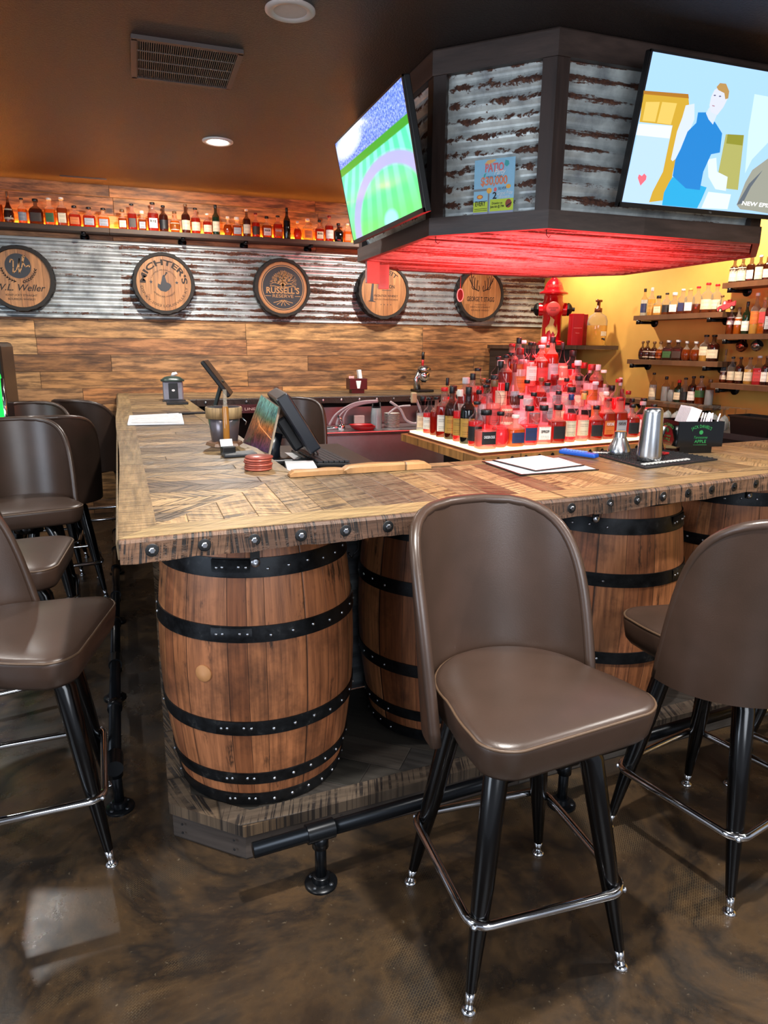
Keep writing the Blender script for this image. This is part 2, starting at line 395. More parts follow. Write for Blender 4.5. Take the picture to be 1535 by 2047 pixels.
def put_text(pl, s_, x, y, h, m, parent, d=.002, width=None, bold=0.0, arc=None, top=True, name='lettering', rot=0, shear=0, space=1.0, mb=None):
    vs_, fs = text_geo(s_, h, width, bold, shear, space)
    if arc: vs_ = bend(vs_, arc, top)
    q = mb or MB(); q.add(vs_, fs, pl.m(x, y, d, rot))
    if mb is None: return q.build(name, m, parent, fix=False)
def put_poly(pl, pts, m, parent, d=.002, name='printed_shape', mb=None):
    q = mb or MB(); q.add([(a, b, 0) for a, b in pts], [tuple(range(len(pts)))], pl.m(0, 0, d))
    if mb is None: return q.build(name, m, parent, fix=False)
def ell(cx_, cy_, a, b, n=24, r0=0): return [(cx_ + a * math.cos(r0 + 2 * PI * i / n), cy_ + b * math.sin(r0 + 2 * PI * i / n)) for i in range(n)]
def stroke(mb, pts, w, pl, d):
    for (x0, y0), (x1, y1) in zip(pts, pts[1:]):
        L = math.hypot(x1 - x0, y1 - y0) or 1e-6; nx, ny = -(y1 - y0) / L * w / 2, (x1 - x0) / L * w / 2
        ex, ey = (x1 - x0) / L * w * .3, (y1 - y0) / L * w * .3
        mb.add([(x0 + nx - ex, y0 + ny - ey, 0), (x0 - nx - ex, y0 - ny - ey, 0), (x1 - nx + ex, y1 - ny + ey, 0), (x1 + nx + ex, y1 + ny + ey, 0)], [(0, 1, 2, 3)], pl.m(0, 0, d))

# ================================================================== SETTING
YW = 6.6
XL, XR, YB = -4.2, 5.0, -3.2
struct(MB().box(((XL + XR) / 2, (YW + YB) / 2, -.03), (XR - XL, YW - YB + .2, .06)).build('floor', M_floor))
struct(MB().box(((XL + XR) / 2, (YW + YB) / 2, CEIL + .03), (XR - XL, YW - YB + .2, .06)).build('ceiling', M_ceil))
CORN = Vector((4.04, YW, 0)); YD = Vector((.0955, -.9954, 0)); YN = Vector((-.9954, -.0955, 0))
struct(MB().box(((XL + CORN.x) / 2, YW + .05, CEIL / 2), (CORN.x - XL, .1, CEIL)).build('wall_back', M_plank))
def corr_sheet(mb, o, ux, L, z0, z1, amp, pitch, nrm, back=.004, horiz=True):
    """corrugated sheet, ridges running along ux"""
    n = max(4, int((z1 - z0) / pitch * 8)); V = []
    o = Vector(o); ux = Vector(ux); nrm = Vector(nrm)
    for i in range(n + 1):
        z = z0 + (z1 - z0) * i / n; k = amp * .5 * (1 + math.sin(2 * PI * (z) / pitch))
        for t in (0, L): V.append(o + ux * t + nrm * (back + k) + Vector((0, 0, z)))
    b = len(V)
    for t in (0, L):
        pass
    F = [(2 * i, 2 * i + 1, 2 * i + 3, 2 * i + 2) for i in range(n)]
    V += [o + Vector((0, 0, z0)), o + ux * L + Vector((0, 0, z0)), o + ux * L + Vector((0, 0, z1)), o + Vector((0, 0, z1))]
    F += [(b, b + 1, 1, 0), (b + 3, b + 2, 2 * n + 1, 2 * n), (b, 0) + tuple(2 * i for i in range(1, n + 1)) + (b + 3,), (b + 1, 1) + tuple(2 * i + 1 for i in range(1, n + 1)) + (b + 2,)]
    mb.add(V, F, None, False); return mb
# corrugated steel band on the plank wall, sheets lapped side by side
ZC0, ZC1 = 1.705, 2.31
sheets = [(-3.2, -2.0, M_corw, 0), (-2.0, -.10, M_corw2, .004), (-.13, 1.9, M_corw, 0), (1.87, CORN.x, M_corw2 if False else M_corw, .003)]
tr = 1
for x0, x1, m, off in sheets:
    q = MB(); corr_sheet(q, (x0, YW, 0), (1, 0, 0), x1 - x0, ZC0, ZC1, .012, .06, (0, -1, 0), .004 + off)
    o = q.build('trim_%d' % tr, m); struct(o); tr += 1
struct(MB().box((.42, YW - .012, ZC1 + .012), (7.2, .024, .02)).build('trim_%d' % tr, flat('galvanised_strip', '#9a9a96', .4, .6))); tr += 1
# mustard wall running from the corner back towards the camera
q = MB(); L = 7.0; a = CORN - YD * .1; b = CORN + YD * L; t_ = -YN * .1
q.add([a, b, b + t_, a + t_] + [v + Vector((0, 0, CEIL)) for v in (a, b, b + t_, a + t_)], [(0, 1, 2, 3), (4, 5, 6, 7), (0, 1, 5, 4), (1, 2, 6, 5), (2, 3, 7, 6), (3, 0, 4, 7)])
struct(q.build('wall_right', M_yel))

# ceiling register, lamps
v0 = thing('ceiling_vent', 'brown slatted air register in the dark ceiling', 'vent', (.295, 3.72, CEIL))
fr = MB()
for (c, d) in (((0, .235, -.008), (.47, .025, .016)), ((0, -.235, -.008), (.47, .025, .016)), ((.225, 0, -.008), (.025, .47, .016)), ((-.225, 0, -.008), (.025, .47, .016))): fr.box(c, d)
M_vent = flat('brown_painted_vent', '#4a3c38', .5)
fr.build('frame', M_vent, v0)
MB().box((0, 0, -.002), (.44, .46, .003)).build('duct_opening', M_dark, v0)
sl = MB()
for i in range(46): sl.box((-.208 + i * .00925, 0, -.009), (.0032, .45, .008), None)
for y in (-.11, 0, .11): sl.box((0, y, -.012), (.43, .006, .004))
sl.build('louvres', flat('grey_louvre', '#5c5653', .5), v0)
def can(x, y, lit, label):
    c = thing('recessed_ceiling_light', label, 'ceiling light', (x, y, CEIL))
    MB().lathe([(.098, 0), (.098, -.006), (.085, -.012), (.066, -.008), (.064, 0)], 36, ca=False, cb=False).build('trim_ring', flat('white_trim', '#b8aca8' if not lit else '#d8d8d4', .5), c)  # trim painted paler on the lit can, duller on the unlit one
    MB().lathe([(.066, -.004), (.0, -.005)], 32, ca=False, cb=False).build('lens', glow('lit_lens', '#fff8e6', 28) if lit else flat('unlit_lens', '#b9adad', .35), c, fix=False)
    return c
can(.572, 4.963, True, 'glowing round recessed ceiling light beyond the vent')
can(.649, 3.032, False, 'unlit white round recessed ceiling light at the top edge')

# a vent in the ceiling near the back wall
o = MB().box((0, 0, -.004), (.34, .05, .008)).build('ceiling_vent', M_vent, None, (-.32, 6.38, CEIL)); tag(o, 'thin ceiling slot vent above the left end of the whiskey shelf', 'vent')

# ================================================================== HANGING SOFFIT
SX0, SX1, SY0, SY1, CH, SZ = 1.345, 3.26, 2.815, 4.68, .375, 2.0
OCT = [(SX0 + CH, SY0), (SX1 - CH, SY0), (SX1, SY0 + CH), (SX1, SY1 - CH), (SX1 - CH, SY1), (SX0 + CH, SY1), (SX0, SY1 - CH), (SX0, SY0 + CH)]
sf = thing('hanging_soffit', 'octagonal rusty corrugated steel soffit hanging from the ceiling above the bottles', 'soffit', (2.3, 3.75, CEIL))
sfo = Vector((2.3, 3.75, CEIL))
def SP(v): return Vector(v) - sfo
und = MB()
# underside: corrugated, ridges along X
def clipx(y):
    lo, hi = SX0, SX1
    if y < SY0 + CH: lo += SY0 + CH - y; hi -= SY0 + CH - y
    if y > SY1 - CH: lo += y - (SY1 - CH); hi -= y - (SY1 - CH)
    return lo, hi
n = 250; V = []
for i in range(n + 1):
    y = SY0 + (SY1 - SY0) * i / n; lo, hi = clipx(y); z = SZ + .012 + .007 * math.sin(2 * PI * y / .066)
    V += [SP((lo + .01, y, z)), SP((hi - .01, y, z))]
und.add(V, [(2 * i, 2 * i + 1, 2 * i + 3, 2 * i + 2) for i in range(n)])
und.build('underside', M_coru, sf)
for i in range(8):
    A = Vector((*OCT[i], 0)); B = Vector((*OCT[(i + 1) % 8], 0)); d = (B - A); L = d.length; d.normalize(); nr = Vector((d.y, -d.x, 0))
    inn = -nr * .02
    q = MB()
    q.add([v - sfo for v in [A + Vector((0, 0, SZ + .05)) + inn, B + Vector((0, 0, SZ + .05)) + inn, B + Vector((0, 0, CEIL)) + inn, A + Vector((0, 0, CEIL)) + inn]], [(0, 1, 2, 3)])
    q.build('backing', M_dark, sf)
    q = MB(); corr_sheet(q, A + inn - sfo + Vector((0, 0, 0)), d, L, SZ + .055, CEIL - .08, .014, .068, nr, .002)
    me = q
    for v in me.v: pass
    o = me.build('steel_panel', M_cors, sf)
    for w_, z0, z1, nm in ((.03, SZ - .0, SZ + .077, 'bottom_fascia'), (.03, CEIL - .105, CEIL - .002, 'top_fascia')):
        q = MB(); e = d * (w_ * math.tan(R(22.5)))
        p0, p1, p2, p3 = A, B, B + nr * w_ + e, A + nr * w_ - e
        q.add([v - sfo + Vector((0, 0, zz)) for zz in (z0, z1) for v in (p0, p1, p2, p3)], [(0, 1, 2, 3), (4, 5, 6, 7), (0, 1, 5, 4), (1, 2, 6, 5), (2, 3, 7, 6), (3, 0, 4, 7)])
        q.build(nm, M_soff, sf)
    for (p, s_) in ((A, 1), (B, -1)):
        q = MB(); a0 = p + nr * .02; a1 = p + d * s_ * .052 + nr * .02
        e = [p - nr * .01, p + d * s_ * .052 - nr * .01, p + d * s_ * .052 + nr * .022, p + nr * .022 - d * s_ * .009]
        q.add([v - sfo + Vector((0, 0, zz)) for zz in (SZ + .07, CEIL - .09) for v in e], [(0, 1, 2, 3), (4, 5, 6, 7), (0, 1, 5, 4), (1, 2, 6, 5), (2, 3, 7, 6), (3, 0, 4, 7)])
        q.build('corner_post', M_soffz, sf)
# hooks under the soffit
for (x, y) in ((1.36, 3.2), (1.73, 2.83), (2.9, 4.62), (2.25, 4.64)):
    MB().tube([SP((x, y, SZ + .01)), SP((x, y, SZ - .02)), SP((x + .012, y, SZ - .03)), SP((x + .02, y, SZ - .02))], .0018, 6).build('cup_hook', M_iron, sf)
# red lit boards hanging at the far left corner
o = MB().box((0, 0, -.06), (.10, .02, .13), rotz(.35), .004).build('hanging_board', flat('pale_sanded_board', '#b8877c', .6), None, (1.40, 4.28, SZ)); tag(o, 'pale square board hanging at the left corner under the soffit', 'board')
o = MB().box((0, 0, -.075), (.07, .018, .15), rotz(-.3), .004).build('hanging_board', flat('pale_sanded_board', '#b8877c', .6), None, (1.50, 4.36, SZ)); tag(o, 'longer narrow pale board hanging just right of the square hanging board', 'board')
# oval tag on a string
ot = thing('hanging_oval_tag', 'small white-rimmed oval tag on a string in front of a barrel head', 'tag', PY(921, 550, 4.66))
MB().tube([(0, 0, 0), (0, 0, -.09)], .0014, 6).build('string', flat('red_string', '#a03a34', .6), ot)
op = Pl((0, 0, -.135), (1, 0, 0), (0, 0, 1))
MB().prism(ell(0, 0, .026, .045), -.003, .003, op.m()).build('rim', flat('white_enamel', '#e6dcd4', .4), ot)
MB().prism(ell(0, 0, .020, .038), .003, .0045, op.m()).build('face', flat('dark_red_enamel', '#3c1414', .4), ot)

# ---- poster on the chamfered face
A = Vector((SX0, SY0 + CH, 0)); B = Vector((SX0 + CH, SY0, 0)); fd = (B - A).normalized(); fn = Vector((fd.y, -fd.x, 0))
pp = A + fn * .026
pA = PN(949, 321, pp, fn); pB = PN(1030, 314, pp, fn); pC = PN(1028, 428, pp, fn); pD = PN(944, 434, pp, fn)
po = (pA + pB + pC + pD) / 4
pw, ph = (pB - pA).length, (pA - pD).length
pst = thing('promotion_poster', 'sky blue promotion poster on the corrugated soffit between the two screens', 'poster', po)
pl = Pl((0, 0, 0), fd, (0, 0, 1))
MB().box((0, 0, 0), (pw, ph, .003), pl.m()).build('sheet', flat('poster_sky_blue', '#8cc0dd', .4), pst)
def pu(a, b): return ((a / 100 - .5) * pw, (.5 - b / 100) * ph)
def prect(a0, b0, a1, b1, c, d=.0022, nm='printed_shape'):
    put_poly(pl, [pu(a0, b0), pu(a1, b0), pu(a1, b1), pu(a0, b1)], flat('print_' + c[1:], c, .5), pst, d, nm)
prect(0, 74, 38, 92, '#b9cf2e'); prect(42, 71, 100, 92, '#b9cf2e')
prect(0, 92, 100, 100, '#8f97b4')
prect(0, 51, 38, 55, '#7d8488', .0024); prect(36, 55, 40, 100, '#7d8488', .0024)
put_poly(pl, [pu(*k) for k in ((25, 8), (32, 2), (50, 1), (54, 3), (44, 7), (34, 10), (28, 11))], flat('print_sand', '#e6b673', .5), pst, .0024)
put_poly(pl, [(pu(*k)) for k in ((76, 4), (84, 6), (86, 12), (80, 16), (74, 12))], flat('print_teal', '#3aa6a8', .5), pst, .0024)
put_poly(pl, [(pu(*k)) for k in ((24, 26), (30, 23), (27, 31), (23, 33))], flat('print_teal', '#3aa6a8', .5), pst, .0024)
put_text(pl, 'PATIO', *pu(50, 22), .034, flat('print_salmon', '#e0686a', .5), pst, .0026, pw * .46, .03)
put_text(pl, 'Party', *pu(64, 28), .024, M_white, pst, .003, pw * .28, .01, shear=.4)
put_text(pl, 'WIN A TRIP', *pu(52, 33), .009, flat('print_navy', '#22264e', .5), pst, .0026, pw * .42)
put_text(pl, '$30,000', *pu(50, 45), .034, flat('print_orange', '#e08058', .5), pst, .0026, pw * .66, .03)
put_poly(pl, ell(*pu(39, 55), .012, .012, 12), flat('print_yolk', '#f0b040', .5), pst, .003)
put_poly(pl, ell(*pu(54, 54), .007, .009, 12), flat('print_salmon', '#e0686a', .5), pst, .0026)
put_poly(pl, ell(*pu(86, 50), .011, .009, 12), flat('print_yolk', '#f0b040', .5), pst, .0026)
put_text(pl, 'SILVER', *pu(71, 55), .012, flat('print_navy', '#22264e', .5), pst, .0026, pw * .2)
put_text(pl, '2', *pu(53, 70), .028, M_ink, pst, .0028, None, .02)
put_text(pl, 'Grand Prize', *pu(78, 64), .016, M_white, pst, .0028, pw * .38, .0, shear=.4)
put_text(pl, 'Winners', *pu(77, 70), .014, M_white, pst, .0028, pw * .26, .0, shear=.4)
put_poly(pl, ell(*pu(16, 65), .014, .009, 20), flat('print_burnt', '#c8602c', .5), pst, .0026)
put_poly(pl, ell(*pu(16, 65), .010, .006, 20), flat('print_yolk', '#f0b040', .5), pst, .003)
put_text(pl, 'EVERY', *pu(18, 81), .020, M_ink, pst, .0028, pw * .26, .02)
put_text(pl, 'Drawing on', *pu(60, 80), .010, M_ink, pst, .0028, pw * .26, .02)
put_text(pl, 'June 6th @ 7PM', *pu(60, 86), .010, M_ink, pst, .0028, pw * .34, .02)
put_poly(pl, ell(*pu(88, 80), .014, .018, 20), flat('print_brick', '#8a3620', .5), pst, .0026)
put_poly(pl, [pu(*k) for k in ((82, 84), (96, 78), (96, 80), (83, 87))], M_ink, pst, .003)
for r_ in (72.5, 86, 89): put_poly(pl, [pu(3, r_), pu(35, r_), pu(35, r_ + .8), pu(3, r_ + .8)], M_ink, pst, .003)

# ================================================================== TELEVISIONS
def television(name_label, BL, BR, TL, TR, cat='television'):
    BL, BR, TL, TR = map(Vector, (BL, BR, TL, TR)); c = (BL + BR + TL + TR) / 4
    t = thing('television', name_label, cat, c)
    ux = ((BR - BL) + (TR - TL)).normalized(); uy = ((TL - BL) + (TR - BR)); uy = (uy - ux * uy.dot(ux)).normalized()
    W_ = ((BR - BL).length + (TR - TL).length) / 2; H_ = ((TL - BL).length + (TR - BR).length) / 2
    pl_ = Pl((0, 0, 0), ux, uy)
    MB().box((0, 0, -.02), (W_, H_, .03), pl_.m(), .004).build('casing', M_blk, t)
    MB().box((0, -.04, -.05), (W_ * .55, H_ * .6, .04), pl_.m(), .01).build('back_cover', M_blk, t)
    b = .009; q = MB()
    q.box((0, H_ / 2 - b / 2, -.002), (W_, b, .010), pl_.m()); q.box((0, -H_ / 2 + b, -.002), (W_, b * 2, .010), pl_.m())
    for s_ in (-1, 1): q.box((s_ * (W_ / 2 - b / 2), 0, -.002), (b, H_, .010), pl_.m())
    q.build('bezel', M_blk, t)
    return t, pl_, W_, H_
# left television, face turned to the left side of the bar, ball game on
tvl, pll, WL, HL = television('tilted television on the left side of the soffit showing a green ball field',
    (1.20, 4.02, 2.06), (1.20, 2.98, 2.06), (1.09, 3.99, 2.575), (1.09, 2.93, 2.575))
def m_field():
    g = G('ball_game_picture'); c = g.xyz(g.obj()); return g, c
g = G('ball_game_picture'); cc = g.n('ShaderNodeUVMap').outputs[0]; c = g.xyz(cc); u, v = c[0], c[1]
an = g.ma('ARCTAN2', g.ma('SUBTRACT', u, .75), g.ma('SUBTRACT', 1.9, v))
stp = g.step(g.ma('SINE', g.ma('MULTIPLY', an, 75.0)), -.4, .5)
fld = g.mix(stp, '#52d8a8', '#7cf0cc'); fld = g.mix(g.ramp(v, [(.05, .7), (.5, 0.0)]), fld, '#6fd044')
dx = g.ma('SUBTRACT', u, .62); dy = g.ma('MULTIPLY', g.ma('SUBTRACT', v, .02), 1.0)
rr = g.ma('SQRT', g.ma('ADD', g.ma('MULTIPLY', dx, dx), g.ma('MULTIPLY', dy, dy)))
ring = g.ma('MULTIPLY', g.step(rr, .44, .47), g.step(rr, .58, .55)); fld = g.mix(ring, fld, '#a5a8d8')
fld = g.mix(g.step(rr, .11, .07), fld, '#9ad8e8')
crowd = g.ramp(g.noise(g.comb(g.ma('MULTIPLY', u, 2.0), v, 0.0), 40, 4, .8), [(.35, '#3048a8'), (.5, '#6a88e0'), (.62, '#b8c8f8')])
gl = g.ma('ADD', g.ma('POWER', g.ma('MULTIPLY', g.ma('SUBTRACT', u, .2), 4.5), 2.0), g.ma('POWER', g.ma('MULTIPLY', g.ma('SUBTRACT', v, .9), 9.0), 2.0))
crowd = g.mix(g.step(gl, 1.4, .2), crowd, '#f6fff4')
pic = g.mix(g.step(v, .655, .665), fld, '#3f9a30'); pic = g.mix(g.step(v, .73, .74), pic, crowd)
g.p(col='#000000', rough=.12, emit=pic, es=1.15); M_field = g.m
def screen(t, pl_, W_, H_, m, b=.009, bb=.02):
    me = bpy.data.meshes.new('screen'); x = W_ / 2 - b; y1 = H_ / 2 - b; y0 = -H_ / 2 + bb
    me.from_pydata([tuple(pl_.m(0, 0, .002) @ Vector(q)) for q in ((-x, y0, 0), (x, y0, 0), (x, y1, 0), (-x, y1, 0))], [], [(0, 1, 2, 3)])
    uvl = me.uv_layers.new(name='UVMap')
    for i, q in enumerate(((0, 0), (1, 0), (1, 1), (0, 1))): uvl.data[i].uv = q
    me.materials.append(m); return link('screen', me, t)
screen(tvl, pll, WL, HL, M_field)
put_text(pll, 'TCL', 0, -HL / 2 + .006, .007, flat('grey_print', '#9a9a9a', .5), tvl, .004)
MB().box((1.26 - tvl.location.x, 3.9 - tvl.location.y, 2.14 - tvl.location.z), (.12, .12, .03)).build('mount_bracket', flat('pale_bracket', '#9aa8a4', .5), tvl)
MB().box((1.26 - tvl.location.x, 3.5 - tvl.location.y, 2.35 - tvl.location.z), (.14, .25, .2)).build('wall_mount', M_blk, tvl)
# right television
XB0 = 2.018
tvr, plr, WR, HR = television('tilted television on the right side of the soffit showing a man in a blue shirt',
    (XB0, 2.725, 2.098), (XB0 + 1.05, 2.725, 2.098), (XB0, 2.6, 2.664), (XB0 + 1.05, 2.6, 2.664))
screen(tvr, plr, WR, HR, glow('tv_wall_blue', '#9fc8fb', 1.05))
MB().box((.1, .12, .1), (.4, .16, .1)).build('wall_mount', M_blk, tvr)
og = tvr.location.copy(); PLW = Pl(og, plr.x, plr.y)
def tvp(pts, col, d=.0025, nm='picture_shape', st=1.0):
    q = []
    for x, y in pts:
        px, py = 1000 + x / 2.869, 40 + y / 2.869; a, b = PLW.uv(px, py)
        a = min(a, WR / 2 - .01); b = max(min(b, HR / 2 - .01), -HR / 2 + .021); q.append((a, b))
    put_poly(plr, q, glow('picture_' + col[1:], col, st), tvr, d, nm)
tvp([(800, 590), (985, 605), (900, 1000), (850, 1075), (690, 1062)], '#b4d2fb')            # fridge
tvp([(820, 405), (1075, 425), (1080, 490), (985, 880), (965, 1030), (850, 1045), (870, 985), (930, 870), (985, 605), (795, 585)], '#c8a030', .003)
tvp([(832, 470), (912, 470), (885, 585), (812, 578)], '#e0c060', .0035); tvp([(925, 470), (1010, 478), (975, 600), (895, 590)], '#e0c060', .0035)
tvp([(820, 405), (1075, 425), (1078, 450), (818, 425)], '#a87020', .0035)
tvp([(790, 595), (982, 608), (968, 680), (775, 660)], '#dbe2ff', .0035)
tvp([(1290, 655), (1395, 660), (1360, 975), (1230, 960)], '#a9a860', .003)
tvp([(1300, 655), (1392, 660), (1385, 720), (1292, 708)], '#8a8a30', .0035)
tvp([(1455, 425), (1535, 440), (1535, 700), (1440, 800), (1400, 880), (1420, 640)], '#c4e0fc', .003)
tvp([(1190, 985), (1320, 1000), (1300, 1085), (1150, 1078)], '#d8ecff', .003)
# person on the screen
tvp([(975, 800), (1010, 640), (1040, 560), (1060, 490), (1110, 480), (1110, 570), (1080, 640), (1010, 790), (985, 810)], '#cdd8f4', .0036)
tvp([(1185, 800), (1235, 790), (1240, 870), (1300, 900), (1290, 980), (1230, 970), (1190, 900)], '#d4e2fb', .0036)
tvp([(985, 900), (1180, 960), (1150, 1030), (1120, 1098), (920, 1080), (935, 990), (965, 930)], '#25a4d8', .0036)
tvp([(1130, 530), (1185, 530), (1230, 590), (1268, 650), (1255, 760), (1205, 770), (1160, 870), (1140, 975), (1060, 965), (985, 895), (1000, 800), (1030, 740), (1070, 640), (1120, 590)], '#1e7ec8', .004)
tvp([(1195, 500), (1240, 540), (1215, 600), (1190, 570), (1175, 535)], '#c8d4f0', .0042)
tvp([(1205, 440), (1225, 400), (1260, 385), (1300, 410), (1300, 450), (1275, 500), (1240, 545), (1205, 530), (1195, 490)], '#d0d4ea', .0044)
tvp([(1235, 385), (1255, 362), (1290, 366), (1308, 410), (1302, 450), (1285, 455), (1280, 420), (1245, 402)], '#b08a50', .0048)
for (x, y) in ((1225, 433), (1255, 438)): tvp(ell(x, y, 7, 4, 8), '#5a5a78', .005)
tvp([(1210, 488), (1225, 492), (1224, 497), (1210, 494)], '#a87880', .005)
tvp([(785, 905), (792, 885), (808, 895), (822, 880), (835, 895), (832, 915), (800, 950)], '#f06a78', .004)
tvp([(1350, 1060), (1400, 930), (1440, 860), (1535, 790), (1535, 1110), (1430, 1092), (1370, 1085)], '#96988c', .005)
tvp([(1350, 1060), (1420, 940), (1500, 860), (1430, 960), (1385, 1050)], '#5c6670', .0055)
a, b = PLW.uv(1000 + 1380 / 2.869, 40 + 1052 / 2.869)
put_text(plr, 'NEW EPISODE', a + .125, b - .006, .017, glow('picture_white', '#ffffff', 1.1), tvr, .0065, .25, .02)
a, b = PLW.uv(1417, 429)
put_text(plr, 'TCL', a, -HR / 2 + .006, .007, flat('grey_print', '#9a9a9a', .5), tvr, .004)

# ================================================================== BAR COUNTER
ZB = 1.07; TH = .05
bar = thing('bar_counter', 'long L-shaped reclaimed wood bar counter with bolted sawn edge', 'bar counter', (0, 0, 0))
# corner points (outer/inner)
O0 = (-.073, 1.616); O1 = (1.26, 1.712); O2 = (3.45, 2.077)
I0 = (.471, 2.326); I1 = (1.35, 2.40); I2 = (3.45, 2.62)
OL = (-.205, 6.35); IL = (.27, 6.35); OL2 = (-.205, 6.595); 
bw = .085
def lerp2(a, b, t): return (a[0] + (b[0] - a[0]) * t, a[1] + (b[1] - a[1]) * t)
o0 = (O0[0] + .085, O0[1] + .105); o1 = (O1[0] + .01, O1[1] + .095); o2 = (O2[0] - .01, O2[1] + .1)
oL = (OL[0] + .09, 6.595)
def slab(name, poly, m, dz=0.0, z0=None):
    return MB().prism(poly, (ZB - TH) if z0 is None else z0, ZB + dz).build(name, m, bar)
# wavy live edge on the left
rw = random.Random(3)
left_edge = []
for i in range(25):
    t = i / 24; x, y = lerp2(OL2, O0, t); left_edge.append((x + .010 * math.sin(t * 9 + .6) * math.sin(t * 3.14), y))
slab('side_border_board', left_edge + [o0, oL], M_trimy)
slab('side_boards', [oL, o0, I0, (.29, 5.75), (.29, 6.595)], M_barx, -.0012)
slab('front_boards', [o0, o1, I1, I0], M_bary, -.0012)
slab('front_border_board', [O0, O1, o1, o0], M_trimx)
slab('angled_border_board', [O1, O2, o2, o1], M_trimx, .0004)
slab('angled_boards', [o1, o2, I2, I1], M_baryr, -.001)
inr = MB(); inr.prism([(.39, 2.42), (.471, 2.326), (.34, 5.75), (.25, 5.75)], ZB - TH, ZB + .0008); inr.build('inner_border_board', M_trimy, bar)
MB().prism([(I0[0] + .01, I0[1] - .075), (I1[0], I1[1] - .075), I1, I0], ZB - TH, ZB + .0008).build('inner_front_border', M_trimx, bar)
MB().prism([(.24, 5.78), (3.9, 5.98), (3.9, 6.595), (.24, 6.595)], ZB - TH, ZB - .0006).build('back_counter_boards', planks('back_bar_boards', BAR, 0, 1, .1, 4.0, gs=60, saw=.9, sawdir=.9, rough=.45, rot=R(30)), bar)
# sawn fascia edges
def edge(name, A, B, m=M_edge, h=.056, out=.014, zt=ZB - .002):
    A = Vector((*A, 0)); B = Vector((*B, 0)); d = (B - A); L = d.length; d.normalize(); nr = Vector((d.y, -d.x, 0))
    q = MB(); n_ = 40; V = []
    for i in range(n_ + 1):
        t = L * i / n_; wob = .0015 * math.sin(i * .9) + .001 * math.sin(i * 2.3)
        V += [A + d * t + Vector((0, 0, zt)), A + d * t + nr * (out * .6) + Vector((0, 0, zt - .001)), A + d * t + nr * out + Vector((0, 0, zt - .008)), A + d * t + nr * (out + wob) + Vector((0, 0, zt - h - wob)), A + d * t + Vector((0, 0, zt - h - wob))]
    F = []
    for i in range(n_):
        for k in range(5): F.append((5 * i + k, 5 * (i + 1) + k, 5 * (i + 1) + (k + 1) % 5, 5 * i + (k + 1) % 5))
    F += [(0, 1, 2, 3, 4), tuple(5 * n_ + k for k in range(5))]
    q.add(V, F); return q.build(name, m, bar), A, d, nr, L
e1 = edge('edge_fascia', O0, O1); e2 = edge('edge_fascia', O1, O2)
e3 = edge('back_edge_fascia', (.36, 5.79), (3.9, 5.98), planks('dark_ribbed_edge', ['#3a2a22', '#2c211c'], 0, 2, .3, 3, gs=40, saw=1, sawdir=.6))
edge('side_fascia', OL2, O0, planks('weathered_side_edge', TRIM, 1, 2, .3, 1.2, gs=50, saw=.4), .05, .006)
M_pocket = flat('counterbore_black', '#0a0b0d', .5)  # flat black discs carry the shade of recessed bolt holes as colour
def hexbolt(p, d, nr, par, r=.0075, ring=.0155, mb_=None):
    m = Matrix((d, Vector((0, 0, 1)), nr)).transposed().to_4x4(); m.translation = p
    q = MB(); q.lathe([(ring, 0), (ring, .001), (ring * .9, .0014), (0, .0014)], 20, m, ca=False, cb=False); pkt = q.build('pocket_disc', M_pocket, par)
    q = MB(); q.lathe([(r, .0014), (r, .005), (r * .8, .0062), (0, .0062)], 6, m, False, ca=False, cb=False); q.build('bolt_head', mb_ or M_bolt, pkt)
for (e, n0, st, st0) in ((e1, 12, .118, .07), (e2, 17, .118, .06)):
    _, A, d, nr, L = e
    for i in range(n0):
        t = st0 + i * st
        if t < L - .02: hexbolt(A + d * t + nr * .0135 + Vector((0, 0, ZB - .031)), d, nr, bar, .0075 if e is e1 else .006, .0155, M_bolt if e is e1 or i < 3 else M_iron)
_, A, d, nr, L = e3
for i in range(21): hexbolt(A + d * (.12 + i * .165) + nr * .0135 + Vector((0, 0, ZB - .03)), d, nr, bar, .009, .013)
# chunky live-edge lip on the inside corner
lp = thing('wooden_drip_rail', 'pale carved wooden rail lying along the inner edge of the bar', 'rail', (0, 0, 0))
q = MB(); A = P(580, 955, ZB); B = P(862, 937, ZB); A.z = B.z = ZB; d = (B - A).normalized(); nr = Vector((-d.y, d.x, 0)); L = (B - A).length
M_lip = planks('pale_carved_oak', ['#b98a58', '#a87a4a', '#c29660'], 0, 1, .3, 1.2, gs=50, rough=.5, streak=.4)
for (t0, t1, w0, h) in ((0, .2, .055, .022), (.185, L, .075, .028)):
    n_ = 14; V = []
    for i in range(n_ + 1):
        t = t0 + (t1 - t0) * i / n_; e_ = min(1, min(i, n_ - i) / 2 + .45); ww = w0 * (.85 + .15 * math.sin(i * .8 + t0 * 20)) * (.6 + .4 * e_); hh = h * e_
        for (a, b) in ((0, .0), (0, .7), (.12, 1), (.8, .9), (1, .5), (1, 0)): V.append(A + d * t + nr * (a * ww) + Vector((0, 0, .0008 + b * hh)))
    F = [(6 * i + k, 6 * (i + 1) + k, 6 * (i + 1) + (k + 1) % 6, 6 * i + (k + 1) % 6) for i in range(n_) for k in range(6)] + [tuple(range(6)), tuple(6 * n_ + k for k in range(6))]
    q.add(V, F)
q.build('carved_rail', M_lip, lp)
